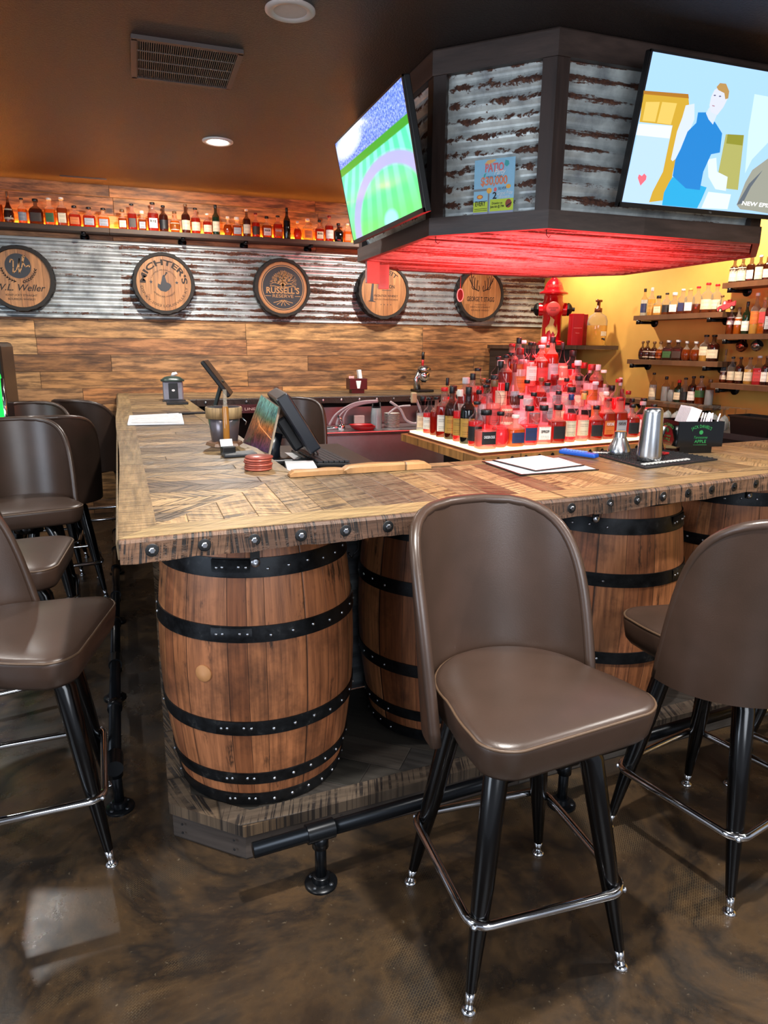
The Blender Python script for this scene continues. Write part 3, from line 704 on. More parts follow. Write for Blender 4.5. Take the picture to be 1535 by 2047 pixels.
# die wall behind the barrels, corrugated
q = MB(); corr_sheet(q, (.33, 2.46, 0), Vector((1, .105, 0)).normalized(), 3.1, .12, 1.02, .016, .068, Vector((.1, -1, 0)).normalized(), .002); q.build('corrugated_die_wall', M_cord, bar)
MB().box((.38, 4.4, .57), (.06, 3.9, .9)).build('die_wall', M_platf, bar)
MB().prism([(.36, 2.47), (3.45, 2.79), (3.45, 2.83), (.36, 2.52)], .12, 1.02).build('die_wall', M_platf, bar)
# platform (kick plinth) under the barrels
pf = thing('barrel_plinth', 'low dark board plinth carrying the barrels under the bar', 'plinth', (0, 0, 0))
PZ = .12
ply = [(.001, 6.5), (.001, 1.976), (.201, 1.80), (3.45, 2.02), (3.45, 2.78), (.36, 2.46), (.36, 6.5)]
MB().prism(ply, .0, PZ - .022).build('plinth_core', M_platf, pf)
ins = [(.06, 6.5), (.06, 2.0), (.225, 1.862), (3.45, 2.085), (3.45, 2.78), (.36, 2.46), (.36, 6.5)]
MB().prism(ins, PZ - .022, PZ - .004).build('deck_boards', M_platd, pf)
for (a, b, c, d_) in (((-.008, 6.5), (-.008, 1.972), (.06, 2.0), (.06, 6.5)), ((-.008, 1.972), (.198, 1.790), (.225, 1.862), (.06, 2.0)), ((.198, 1.790), (3.45, 2.01), (3.45, 2.085), (.225, 1.862))):
    MB().prism([a, b, c, d_], PZ - .036, PZ).build('trim_board', M_platt, pf)
q = MB()
for (x, y, z, dx_, dy_) in ((.03, 1.944, .06, -.66, -.75), (.03, 1.944, .03, -.66, -.75), (.172, 1.82, .062, -.66, -.75), (.172, 1.82, .03, -.66, -.75), (.28, 1.80, .06, .07, -1), (.5, 1.815, .07, .07, -1), (.92, 1.843, .06, .07, -1)):
    q.lathe([(.004, 0), (.004, .002), (0, .002)], 8, Matrix.Translation((x + dx_ * .004, y + dy_ * .004, z)) @ Vector((dx_, dy_, 0)).to_track_quat('Z', 'Y').to_matrix().to_4x4(), False, ca=False)
q.build('screws', M_dark, pf)

# ---- pipe foot rails
def pipe_rail(label, pts, flg, ends=True, couple=None):
    t = thing('pipe_foot_rail', label, 'foot rail', (flg[0][0], flg[0][1], 0)); o = t.location.copy()
    MB().tube([Vector(p) - o for p in pts], .021, 16).build('pipe', M_iron, t)
    for (x, y) in flg:
        # point of pipe above flange
        a, b = Vector(pts[0]), Vector(pts[-1]); s_ = ((Vector((x, y, a.z)) - a).dot(b - a)) / (b - a).length_squared; c = a + (b - a) * s_; d = (b - a).normalized()
        MB().tube([(x - o.x, y - o.y, .004), (c.x - o.x, c.y - o.y, c.z)], .0165, 14).build('post', M_iron, t)
        f = MB(); T = Matrix.Translation((x - o.x, y - o.y, 0)); f.lathe([(.047, 0), (.047, .006), (.043, .009), (.026, .011), (.024, .028), (.021, .030), (0, .030)], 28, T)
        ff = f.build('flange', M_iron, t, auto=R(35))
        for k in range(4):
            a_ = PI / 4 + k * PI / 2; MB().lathe([(.0065, .008), (.006, .012), (0, .013)], 10, T @ Matrix.Translation((.034 * math.cos(a_), .034 * math.sin(a_), 0))).build('screw', flat('worn_screw', '#4a4d52', .4, .8), ff)
        MB().tube([c - d * .04 - o, c + d * .04 - o], .0275, 16).build('tee_fitting', M_iron, t, auto=R(40))
        MB().tube([(c.x - o.x, c.y - o.y, c.z - .05), (c.x - o.x, c.y - o.y, c.z - .01)], .0235, 16).build('tee_neck', M_iron, t)
    return t
pipe_rail('black iron pipe foot rail in front of the barrels with floor flanges', [(.20, 1.622, .172), (3.45, 1.93, .172)], [(.39, 1.638), (1.243, 1.722), (2.094, 1.80), (2.95, 1.88)])
rl = pipe_rail('black iron pipe foot rail along the left side of the bar', [(-.165, 2.13, .172), (-.262, 5.9, .172)], [(-.162, 2.17), (-.20, 2.956), (-.215, 3.846), (-.24, 4.75), (-.255, 5.6)])
for y in (2.55, 3.4, 4.3, 5.2):
    x = -.165 + (y - 2.13) / 3.77 * -.097; MB().tube([(x + .162, y - 2.17 - .02, .172), (x + .162, y - 2.17 + .02, .172)], .027, 14).build('collar', M_iron, rl)

# ================================================================== BARRELS
def barrel_R(z):  # z 0..H
    t = z / .89 * 2 - 1; return .312 - .050 * t * t
RIVET = MB().lathe([(.0052, 0), (.0045, .0025), (.002, .004), (0, .004)], 8, ca=False, cb=False).mesh('rivet'); RIVET.materials.append(M_bolt)
def make_barrel(loc, rz, label, bracket=True, bung=None):
    t = thing('whiskey_barrel', label, 'barrel', loc, rz, None)
    pr = [(barrel_R(0) - .02, .0), (barrel_R(0), .0)] + [(barrel_R(.89 * i / 24), .89 * i / 24) for i in range(1, 25)] + [(barrel_R(.89) - .02, .89), (barrel_R(.89) - .022, .86)]
    MB().lathe(pr, 64).build('staves', M_barrel, t)
    MB().lathe([(barrel_R(.86) - .021, .862), (barrel_R(.86) - .021, .85)], 40).build('head', flat('barrel_head_wood', '#5a3a24', .6), t)
    for (z0, z1) in ((.002, .045), (.083, .124), (.262, .308), (.558, .606), (.745, .800), (.842, .886)):
        hp = [(barrel_R(z0) + .0, z0), (barrel_R(z0) + .0045, z0), (barrel_R((z0 + z1) / 2) + .005, (z0 + z1) / 2), (barrel_R(z1) + .0045, z1), (barrel_R(z1), z1)]
        hoop = MB().lathe(hp, 64, ca=False, cb=False).build('hoop', M_hoop, t, auto=R(40))
        zc = (z0 + z1) / 2; rr_ = barrel_R(zc) + .005
        al = [-PI / 2 - .24, -PI / 2 - .31, -PI / 2 - .47, -PI / 2 - .53] + [-PI / 2 - .24 + .21 * k for k in range(1, 25)]
        for a_ in al:
            if math.sin(a_ + rz) > .25: continue
            r_o = link('rivet', RIVET, hoop, (rr_ * math.cos(a_), rr_ * math.sin(a_), zc + .004 * math.sin(a_ * 9)))
            r_o.rotation_euler = Vector((math.cos(a_), math.sin(a_), 0)).to_track_quat('Z', 'Y').to_euler()
        # overlap joint of the hoop
        a0 = -PI / 2 - .58; MB().lathe([(barrel_R(z0) + .0045, z0 + .002), (barrel_R(zc) + .0066, z0 + .004), (barrel_R(zc) + .0066, z1 - .004), (barrel_R(z1) + .0045, z1 - .002)], 10, arc=(a0, a0 + .38)).build('hoop_lap', M_hoop, t)
    if bung:
        a_, z = bung; MB().lathe([(.026, -.004), (.026, .003), (.024, .005), (0, .005)], 24, Matrix.Translation((barrel_R(z) * math.cos(a_), barrel_R(z) * math.sin(a_), z)) @ Vector((math.cos(a_), math.sin(a_), 0)).to_track_quat('Z', 'Y').to_matrix().to_4x4()).build('bung', flat('bung_wood', '#b07a4a', .6), t)
    # rusty ring hook on the side of the top hoop
    a_ = -.28; rr_ = barrel_R(.77) + .012; c = Vector((rr_ * math.cos(a_), rr_ * math.sin(a_), .77))
    MB().tube([c + Vector((0, 0, .05)), c + Vector((.03, -.01, .03)), c + Vector((.03, -.01, -.03)), c + Vector((.01, 0, -.06)), c + Vector((-.002, -.01, -.04))], .004, 8).build('hook', M_iron, t)
    return t
BARR = [((.31, 2.14, PZ), .0, 'whiskey barrel under the left corner of the bar with a round bung', (-PI / 2 - .68, .455)),
        ((1.02, 2.27, PZ), .4, 'reddish whiskey barrel set back behind the empty centre stool', None),
        ((1.665, 2.19, PZ), .9, 'whiskey barrel just right of the centre stool back', None),
        ((2.50, 2.40, PZ), 1.9, 'shadowed whiskey barrel at the right edge behind the right stool', None),
        ((.33, 2.86, PZ), -.9, 'whiskey barrel mostly hidden behind the left corner barrel', (-PI / 2 - .1, .62)),
        ((.32, 3.55, PZ), 2.2, None, None), ((.31, 4.25, PZ), 3.0, None, None), ((.30, 4.95, PZ), 4.0, None, None)]
for loc, rz, lb, bg in BARR[:5]: make_barrel(loc, rz if bg is None else 0.0, lb, bung=bg)
# straps that tie the bar top to the barrels
for (x, y, h_) in ((.262, 1.822, .11), (1.44, 1.93, .10), (2.35, 2.15, .12)):
    bk = MB().box((x, y, ZB - TH - h_ / 2), (.026, .004, h_)); o = bk.build('steel_strap', M_blk, bar)
    MB().lathe([(.013, 0), (.013, .004), (.009, .007), (0, .008)], 16, Matrix.Translation((x, y - .002, ZB - TH - h_ + .01)) @ Matrix.Rotation(R(90), 4, 'X')).build('strap_bolt', M_bolt, o)

# ================================================================== STOOLS
def seat_outline(k=1.0, n=72):
    pts = []
    # front corners rounded, sides tapering, rear round. front at -y
    hw, fy, cr = .245, -.235, .075
    ctrl = []
    for i in range(9):
        a = PI * 1.5 + (PI / 2 - .12) * i / 8; ctrl.append((hw - cr + cr * math.cos(a), fy + cr + cr * math.sin(a)))
    for i in range(1, 6): t = i / 6; ctrl.append((hw - .004 - .03 * t * t, fy + cr + (.0 - (fy + cr)) * t))
    for i in range(0, 19):
        a = PI * .5 * i / 18; ctrl.append((.212 * math.cos(a), .01 + .205 * math.sin(a)))
    full = ctrl + [(-x, y) for x, y in ctrl[::-1][1:]]
    fl = [(x * 1.0, y - .008 * (1 - (x / .2) ** 2) if y < fy + .01 else y) for x, y in full]
    return [(x * k, (y + .01) * k - .01) for x, y in fl]
SZT = .70
def make_stool(label, loc, leg_rz, seat_rz, group=None):
    t = thing('bar_stool', label, 'bar stool', (loc[0], loc[1], 0), 0.0, group)
    Sm = rotz(seat_rz); Lm = rotz(leg_rz)
    # seat cushion
    q = MB(); rings = [(.80, .612), (.92, .614), (.965, .628), (.985, .655), (1.0, .682), (.997, .694), (.975, .702), (.93, .706), (.80, .712), (.55, .717), (.25, .719)]
    V = []; n_ = len(seat_outline())
    for k, z in rings: V += [(x, y, z) for x, y in seat_outline(k)]
    F = [(i * n_ + k, i * n_ + (k + 1) % n_, (i + 1) * n_ + (k + 1) % n_, (i + 1) * n_ + k) for i in range(len(rings) - 1) for k in range(n_)]
    F += [tuple(range(n_))[::-1], tuple((len(rings) - 1) * n_ + k for k in range(n_))]
    q.add(V, F, Sm, True); seat = q.build('seat', M_vinyl, t)
    q = MB().tube([(x, y, .6955) for x, y in seat_outline(.992)], .0035, 6, closed=True, mat=Sm); q.build('piping', flat('vinyl_piping', '#54402f', .45), seat, None)
    # backrest shell
    ns, nt = 40, 22; z0, Hh = .585, .515; front = []; back = []
    cyy = .0
    def bp(s, tt, off):
        w_ = (1 - .13 * tt - .08 * tt * tt) * (max(0.0, 1 - tt ** 6)) ** (1 / 3.5); ph = R(88) * w_ * s
        rad = .238 + .016 * tt + off; lean = .055 * tt
        return Vector((rad * math.sin(ph), cyy + rad * math.cos(ph) * .92 + lean, z0 + Hh * tt - .02 * abs(s) ** 2 * 0))
    for (off, lst) in ((-.0125, front), (.0125, back)):
        for j in range(nt + 1):
            tt = 1 - (1 - j / nt) ** 1.6; tt = min(tt, .9995)
            lst += [bp(-1 + 2 * i / ns, tt, off) for i in range(ns + 1)]
    m1 = ns + 1; nF = len(front); F = []
    for j in range(nt):
        for i in range(ns):
            a = j * m1 + i; F.append((a, a + 1, a + m1 + 1, a + m1)); F.append((nF + a, nF + a + m1, nF + a + m1 + 1, nF + a + 1))
    for j in range(nt):
        for a in (j * m1, j * m1 + ns): F.append((a, a + m1, nF + a + m1, nF + a))
    for i in range(ns):
        F.append((i, i + 1, nF + i + 1, nF + i)); a = nt * m1 + i; F.append((a, a + 1, nF + a + 1, nF + a))
    q = MB().add(front + back, F, Sm, True); bk = q.build('backrest', M_vinyl, t, auto=R(60))
    rim = [bp(-1, 1 - (1 - j / nt) ** 1.6 if j < nt else .9995, 0) for j in range(nt + 1)] + [bp(-1 + 2 * i / ns, .9995, 0) for i in range(1, ns)] + [bp(1, 1 - (1 - j / nt) ** 1.6 if j < nt else .9995, 0) for j in range(nt, -1, -1)]
    MB().tube(rim, .0150, 8, mat=Sm).build('edge_piping', M_vinyl, bk)
    # swivel plate
    MB().box((0, 0, .598), (.2, .2, .025), Lm, .006).lathe([(.07, .55), (.07, .59)], 20).build('swivel_plate', M_black, t)
    fo = .203
    for sx in (-1, 1):
        for sy in (-1, 1):
            top = Vector((sx * .10, sy * .10, .595)); kn = Vector((sx * .125, sy * .125, .55)); ft = Vector((sx * (fo - .003), sy * (fo - .003), .048))
            pts = [top, kn, kn.lerp(ft, .5), ft]; lg = MB().tube(pts, [.026, .030, .0265, .0135], 8, mat=Lm).build('leg', M_black, t, auto=R(50))
            d = (ft - kn).normalized()
            MB().tube([ft, ft + d * .038], .0118, 14, mat=Lm).lathe([(.0, .0), (.0185, .0), (.0185, .004), (.012, .010), (.0, .012)], 20, Lm @ Matrix.Translation((sx * (fo + .003), sy * (fo + .003), .0)), ca=False, cb=False).build('foot_glide', M_chrome, lg)
    # footring
    hr = .204; cr = .045; zr = .222; pts = []
    for (cx_, cy_, a0) in ((1, 1, 0), (-1, 1, 90), (-1, -1, 180), (1, -1, 270)):
        for i in range(6):
            a = R(a0 + 90 * i / 5); pts.append((cx_ * (hr - cr) + cr * math.cos(a), cy_ * (hr - cr) + cr * math.sin(a), zr))
    fr_ = MB().tube(pts, .0112, 12, closed=True, mat=Lm).build('foot_ring', M_chrome, t)
    for sx in (-1, 1):
        for sy in (-1, 1):
            MB().lathe([(.008, 0), (.007, .006), (0, .008)], 10, Lm @ Matrix.Translation((sx * (hr - .007), sy * (hr - .007), zr)) @ Vector((sx, sy, 0)).to_track_quat('Z', 'Y').to_matrix().to_4x4()).build('ring_bolt', M_bolt, fr_)
    return t
# main stool; others are separate builds so that seat and legs turn independently
make_stool('empty brown vinyl bar stool at the centre front facing the camera', (.833, 1.348), R(-2), R(7))
make_stool('brown bar stool at the right edge seen from behind, tucked to the bar', (1.575, 1.43), R(13.5), R(172))
make_stool('partly visible bar stool past the right stool, only legs showing', (2.13, 1.50), R(18), R(175))
make_stool('nearest bar stool on the left side with seat pointing at the barrel', (-.395, 2.10), R(3), R(77))
make_stool('bar stool behind the nearest left stool, lit seat showing', (-.56, 2.90), R(14), R(86))
make_stool('left bar stool with broad inner back facing the camera', (-.60, 3.86), R(5), R(14))
make_stool('dark bar stool turned away, its back rising behind the wide one', (-.52, 4.46), R(8), R(184))
make_stool('bar stool with pale sheen back, second from the plank wall', (-.66, 4.98), R(0), R(18))
make_stool('farthest dark bar stool by the plank wall on the left', (-.34, 5.60), R(5), R(146))
make_stool('bar stool inside the bar behind the sales terminal', (1.03, 5.02), R(0), R(-12))

# ================================================================== BARREL HEAD SIGNS
def head_sign(cx_, label):
    t = thing('barrel_head_sign', label, 'sign', (cx_, YW - .02, 2.0))
    n_ = 48; q = MB(); V = []
    for k in range(n_):
        a = 2 * PI * k / n_; e = .006 * (k % 2) + .003 * math.sin(k * 5.1)
        for (r_, y) in ((.222, -.002), (.246 + e, -.002), (.254 + e, -.055), (.248 + e, -.112), (.226, -.112), (.224, -.092)): V.append((r_ * math.cos(a), y, r_ * math.sin(a)))
    F = [(6 * k + j, 6 * ((k + 1) % n_) + j, 6 * ((k + 1) % n_) + (j + 1) % 6, 6 * k + (j + 1) % 6) for k in range(n_) for j in range(6)]
    q.add(V, F); q.build('stave_rim', M_char, t)
    q = MB(); q.lathe([(.2545, -.025), (.258, -.025), (.258, .025), (.2545, .025)], 48, Matrix.Translation((0, -.04, 0)) @ Matrix.Rotation(R(90), 4, 'X'), ca=False, cb=False); q.build('hoop', M_hoop, t, auto=R(40))
    MB().lathe([(.2235, 0), (.2235, .012), (0, .012)], 48, Matrix.Translation((0, -.088, 0)) @ Matrix.Rotation(R(90), 4, 'X'), False, cb=False).build('oak_head', M_signw, t)
    return t, Pl((0, -.1005, 0), (1, 0, 0), (0, 0, 1))
M_burn = flat('burnt_lettering', '#241812', .7)
M_slate = flat('slate_print', '#2a2d33', .6)
XH = [-.879 * .983, .248 * .983, 1.291 * .983, 2.275 * .983, 3.312 * .983]
t, p = head_sign(XH[0], 'barrel head sign at the left edge with a dark script monogram disc')
put_poly(p, ell(-.005, .095, .095, .095, 40), M_slate, t, .001, 'emblem_disc')
q = MB(); 
stroke(q, [(-.06, .12), (-.052, .145), (-.035, .135), (-.04, .08), (-.045, .04), (-.02, .06), (.005, .12), (.01, .15), (.0, .08), (.0, .04), (.02, .08), (.045, .16), (.05, .175), (.035, .17), (.03, .13), (.05, .09), (.08, .105), (.078, .09)], .008, p, .002)
q.build('emblem_script', flat('inlay_oak', '#b98a58', .6), t, fix=False)
q = MB()
for s_ in (-1, 1):
    for i in range(8):
        a = R(-90 + s_ * (12 + i * 9)); rr_ = .125; cx2, cz2 = rr_ * math.cos(a) - .005, .095 + rr_ * math.sin(a) * .98
        for k in (-1, 1):
            lf = [(cx2 + .016 * math.cos(a + s_ * PI / 2 + k * .6) * u_ - k * .005 * math.sin(u_ * PI) * math.sin(a), cz2 + .016 * math.sin(a + s_ * PI / 2 + k * .6) * u_ + k * .005 * math.sin(u_ * PI)) for u_ in (0, .5, 1)]
            stroke(q, lf, .006, p, .001)
q.build('emblem_laurel', M_burn, t, fix=False)
put_text(p, 'W.L. Weller', 0, -.095, .052, M_burn, t, .001, .36, .01, shear=.35)
put_text(p, 'KENTUCKY STRAIGHT', 0, -.137, .016, M_burn, t, .001, .23)
put_text(p, 'BOURBON WHISKEY', 0, -.168, .016, M_burn, t, .001, .20)
t, p = head_sign(XH[1], 'barrel head sign with heavy arched name and small dark figure emblem')
put_text(p, "MICHTER'S", 0, 0, .046, M_burn, t, .001, .47, .03, arc=.15)
put_text(p, 'LIMITED PRODUCTION', 0, 0, .011, M_burn, t, .001, .24, arc=.105)
put_text(p, 'DSP-KY-2003 LOUISVILLE-KY', 0, 0, .021, M_burn, t, .001, .56, arc=.195, top=False)
put_text(p, 'AMERICAN WHISKEY', 0, 0, .014, M_burn, t, .001, .21, arc=.115, top=False)
q = MB()
for sx in (-1, 1):
    st = []
    for i in range(10): a = PI / 2 + i * PI / 5; r_ = .017 if i % 2 == 0 else .007; st.append((sx * .105 + r_ * math.cos(a), .01 + r_ * math.sin(a)))
    put_poly(p, st, None, None, .001, mb=q)
put_poly(p, [(-.05, .0), (-.03, -.01), (-.02, .02), (-.012, .055), (.0, .075), (.012, .05), (.022, .01), (.05, .0), (.06, -.02), (.04, -.05), (.01, -.068), (-.03, -.06), (-.055, -.03)], None, None, .001, mb=q)
stroke(q, [(.005, .06), (.018, .075), (.022, .09), (.03, .085)], .009, p, .001)
q.build('emblem', M_slate, t, fix=False)
t, p = head_sign(XH[2], 'barrel head sign with black disc and a leafless tree emblem')
put_poly(p, ell(0, 0, .215, .215, 48), flat('copper_ring', '#a8754a', .5), t, .0006, 'outer_ring')
put_poly(p, ell(0, 0, .196, .196, 48), M_slate, t, .001, 'black_disc')
q = MB(); n_ = 48
for r0, r1 in ((.183, .188),):
    for k in range(n_):
        a, b = 2 * PI * k / n_, 2 * PI * (k + 1) / n_
        q.add([(r0 * math.cos(a), r0 * math.sin(a), 0), (r0 * math.cos(b), r0 * math.sin(b), 0), (r1 * math.cos(b), r1 * math.sin(b), 0), (r1 * math.cos(a), r1 * math.sin(a), 0)], [(0, 1, 2, 3)], p.m(0, 0, .0016))
tr_ = random.Random(5)
def branch(x, y, a, L_, w_, dep):
    x2, y2 = x + L_ * math.cos(a), y + L_ * math.sin(a); 
    if x2 * x2 + (y2) ** 2 > .172 ** 2: return
    stroke(q, [(x, y), (x2, y2)], w_, p, .0016)
    if dep > 0:
        for s_ in (-1, 1): branch(x2, y2, a + s_ * tr_.uniform(.18, .55), L_ * tr_.uniform(.72, .95), w_ * .68, dep - 1)
for a in (30, 52, 75, 90, 105, 128, 150): branch(0, .015, R(a), .035, .010, 4)
for s_ in (-1, 1): stroke(q, [(0, .012), (s_ * .04, .006), (s_ * .08, .014), (s_ * .115, .012)], .006, p, .0016)
for a in (-30, -55, -80, -100, -125, -150):
    stroke(q, [(0, -.105), (.05 * math.cos(R(a)), -.105 + .028 * math.sin(R(a))), (.10 * math.cos(R(a)), -.105 + .05 * math.sin(R(a)))], .005, p, .0016)
stroke(q, [(-.16, -.072), (-.11, -.072)], .004, p, .0016); stroke(q, [(.11, -.072), (.16, -.072)], .004, p, .0016)
q.build('tree_emblem', flat('inlay_oak', '#b98a58', .6), t, fix=False)
put_text(p, "RUSSELL'S", 0, -.048, .052, flat('inlay_oak', '#b98a58', .6), t, .002, .30, .02)
put_text(p, "RESERVE", 0, -.085, .028, flat('inlay_oak', '#b98a58', .6), t, .002, .19)
t, p = head_sign(XH[3], 'barrel head sign partly behind the hanging boards, fourth from left')
put_text(p, 'BULLEIT', 0, 0, .040, M_burn, t, .001, .25, .015, arc=.16)
put_text(p, 'BOURBON', .02, .03, .032, M_burn, t, .001, .17, .02)
put_text(p, 'FRONTIER WHISKY', .02, -.05, .02, M_burn, t, .001, .24, .01)
put_text(p, 'KENTUCKY STRAIGHT BOURBON', .02, -.08, .014, M_burn, t, .001, .24)
q = MB(); stroke(q, [(-.02, .01), (.07, .01)], .004, p, .001); put_poly(p, [(-.14, -.09), (-.115, .12), (-.095, .12), (-.11, -.02), (-.105, -.09)], None, None, .001, mb=q); stroke(q, [(-.15, -.09), (-.09, -.095)], .008, p, .001)
for i in range(4): put_poly(p, ell(-.03 + i * .033, -.12, .005, .005, 5), None, None, .001, mb=q)
q.build('bottle_silhouette', M_slate, t, fix=False)
t, p = head_sign(XH[4], 'barrel head sign with deer antlers, next to the red hydrant')
for s_ in (-1, 1):
    q = MB()
    for pts in ([(.025, .03), (.06, .045), (.10, .08), (.115, .13), (.11, .18)], [(.045, .04), (.045, .09), (.04, .13)], [(.07, .055), (.075, .11), (.07, .155)], [(.095, .08), (.10, .13), (.09, .17)], [(.025, .03), (.02, .06), (.025, .08)], [(.06, .045), (.09, .05), (.105, .07)], [(.108, .1), (.125, .13), (.13, .155)]):
            stroke(q, [(s_ * x, y + .005) for x, y in pts], .008, p, .001)
    q.build('antler', M_burn, t, fix=False)
q = MB(); stroke(q, [(-.06, -.095), (.06, -.095)], .003, p, .001); q.build('underline', M_burn, t, fix=False)
put_text(p, 'GEORGE T. STAGG', 0, -.062, .044, M_burn, t, .001, .30, .02)
put_text(p, 'KENTUCKY STRAIGHT', 0, -.125, .015, M_burn, t, .001, .22)
put_text(p, 'BOURBON WHISKEY', 0, -.155, .015, M_burn, t, .001, .20)

# ================================================================== BOTTLES
def m_glass(name, top, fillcol, fill, tr_=.40):
    g = G(name); z = g.xyz(g.gen())[2]
    k = g.step(z, fill - .01, fill + .01); col = g.mix(k, fillcol, top)
    fc = g.n('ShaderNodeLayerWeight', {'Blend': .35}).outputs['Facing']; rim = g.step(fc, .25, .85)
    col = g.mix(g.ma('MULTIPLY', rim, .75), col, g.mix(.75, col, '#2a1c1a'))  # edge shade of glass painted in: colour darkens with view angle
    a = g.n('ShaderNodeBsdfTransparent', {0: g.mix(.5, '#ffffff', col)}); b = g.n('ShaderNodeBsdfTranslucent', {0: col})
    g.p(col=col, rough=.04, spec=.9)
    m1 = g.n('ShaderNodeMixShader', {0: .32, 1: g.b.outputs[0], 2: b.outputs[0]})
    m2 = g.n('ShaderNodeMixShader', {0: g.ma('ADD', g.ma('MULTIPLY', g.ma('MULTIPLY', k, .55), g.ma('SUBTRACT', 1.0, rim)), tr_ * .55), 1: m1.outputs[0], 2: a.outputs[0]})
    g.t.links.new(m2.outputs[0], g.out.inputs[0]); return g.m
CLR = '#d9dde0'
GL = {'amber': m_glass('amber_whiskey_glass', '#d8c8b8', '#7a3208', .66), 'dark': m_glass('dark_whiskey_glass', '#6a4a38', '#38120a', .70),
      'orange': m_glass('orange_whiskey_glass', '#e0d0b8', '#b05a10', .62), 'red': m_glass('red_whiskey_glass', '#d0b0a0', '#8a1a0c', .66),
      'clear': m_glass('clear_glass', CLR, '#c6d2d6', .60, 1.0), 'pale': m_glass('pale_gold_glass', CLR, '#d8a850', .6, .7),
      'black': m_glass('black_glass', '#101214', '#101214', .6, .05), 'green': m_glass('green_glass', '#12301c', '#12301c', .6, .1), 'half': m_glass('half_full_glass', CLR, '#6a2a10', .38, .7),
      'pink': m_glass('pink_tinted_glass', CLR, '#d03038', .6, .8), 'redlit': m_glass('red_lit_clear_glass', '#e4c8c8', '#e08880', .55, .9)}  # these two tints put the display's red light into the glass colour
PROF = {  # radius (fraction of width/2), z fraction
 'wine': [(.9, 0), (1, .015), (1, .56), (.9, .63), (.55, .70), (.38, .76), (.34, .96), (.38, .965), (.38, .985)],
 'tall': [(.93, 0), (1, .02), (1, .60), (.85, .66), (.45, .72), (.40, .93), (.46, .935), (.46, .955)],
 'bourbon': [(.93, 0), (1, .02), (1, .56), (.92, .63), (.6, .69), (.34, .74), (.30, .90), (.36, .905), (.36, .93)],
 'squat': [(.85, 0), (1, .03), (1.0, .50), (.88, .60), (.5, .68), (.28, .73), (.26, .86), (.34, .87), (.34, .89)],
 'round': [(.6, 0), (.85, .05), (1, .22), (1.0, .38), (.82, .55), (.45, .66), (.25, .72), (.22, .86), (.32, .87), (.32, .89)],
 'onion': [(.8, 0), (1, .04), (.97, .3), (.75, .45), (.42, .58), (.25, .70), (.2, .90), (.26, .91), (.26, .93)],
 'slim': [(.9, 0), (1, .01), (1, .68), (.8, .74), (.45, .80), (.42, .96), (.48, .965), (.48, .98)],
 'apoth': [(.95, 0), (1, .015), (1, .52), (.93, .58), (.5, .64), (.36, .67), (.36, .82), (.44, .83), (.44, .86)]}
SQ = {'wine': 0, 'tall': 4.5, 'bourbon': 0, 'squat': 4, 'round': 0, 'onion': 0, 'slim': 0, 'apoth': 5}
_bm = {}
def bottle_mesh(kind, gl):
    k = (kind, gl)
    if k not in _bm:
        q = MB(); q.lathe(PROF[kind], 20, sq=SQ[kind], dy=.8 if SQ[kind] else 1.0); me = q.mesh('liquor_bottle')
        bm = bmesh.new(); bm.from_mesh(me)
        for v in bm.verts: v.co.x *= .5; v.co.y *= .5
        bmesh.ops.recalc_face_normals(bm, faces=bm.faces); bm.to_mesh(me); bm.free(); me.materials.append(GL[gl]); _bm[k] = me
    return _bm[k]
def cap_mesh(kind, col):
    k = ('cap', kind, col)
    if k not in _bm:
        r_ = PROF[kind][-1][0] * .5; z = PROF[kind][-1][1]; z0 = z - .11 if kind in ('wine', 'slim', 'onion') else z - .03
        pr = [(r_ * .98, z0), (r_ * 1.06, z0 + .002), (r_ * 1.06, .992), (r_ * .9, 1.0), (0, 1.0)]
        if kind in ('squat', 'round', 'apoth', 'bourbon'): pr = [(r_ * .95, z - .005), (r_ * 1.25, z + .0), (r_ * 1.25, .985), (r_ * 1.05, 1.0), (0, 1.0)]
        me = MB().lathe(pr, 14, cb=False).mesh('cap'); me.materials.append(flat('cap_' + col[1:], col, .4)); _bm[k] = me
    return _bm[k]
def m_label(col, ink='#2a2422'):
    k = ('lab', col)
    if k not in _cache:
        g = G('paper_label_' + col[1:]); c = g.xyz(g.gen())
        r_ = g.ma('FLOOR', g.ma('MULTIPLY', c[2], 9.0)); on = g.step(g.white(g.comb(r_, 1.0, 2.0)), .45, .5)
        ln = g.ma('MULTIPLY', g.step(g.ma('PINGPONG', g.ma('MULTIPLY', c[2], 9.0), .5), .22, .26), on)
        tx = g.step(g.noise(g.comb(g.ma('MULTIPLY', c[0], 3.0), 0.0, r_), 14, 2), .48, .52)
        ed = g.ma('MULTIPLY', g.step(g.ma('PINGPONG', c[0], .5), .12, .16), 1.0)
        k_ = g.ma('MULTIPLY', g.ma('MULTIPLY', ln, tx), ed)
        g.p(col=g.mix(g.ma('MULTIPLY', k_, .75), col, ink), rough=.55); _cache[k] = g.m
    return _cache[k]
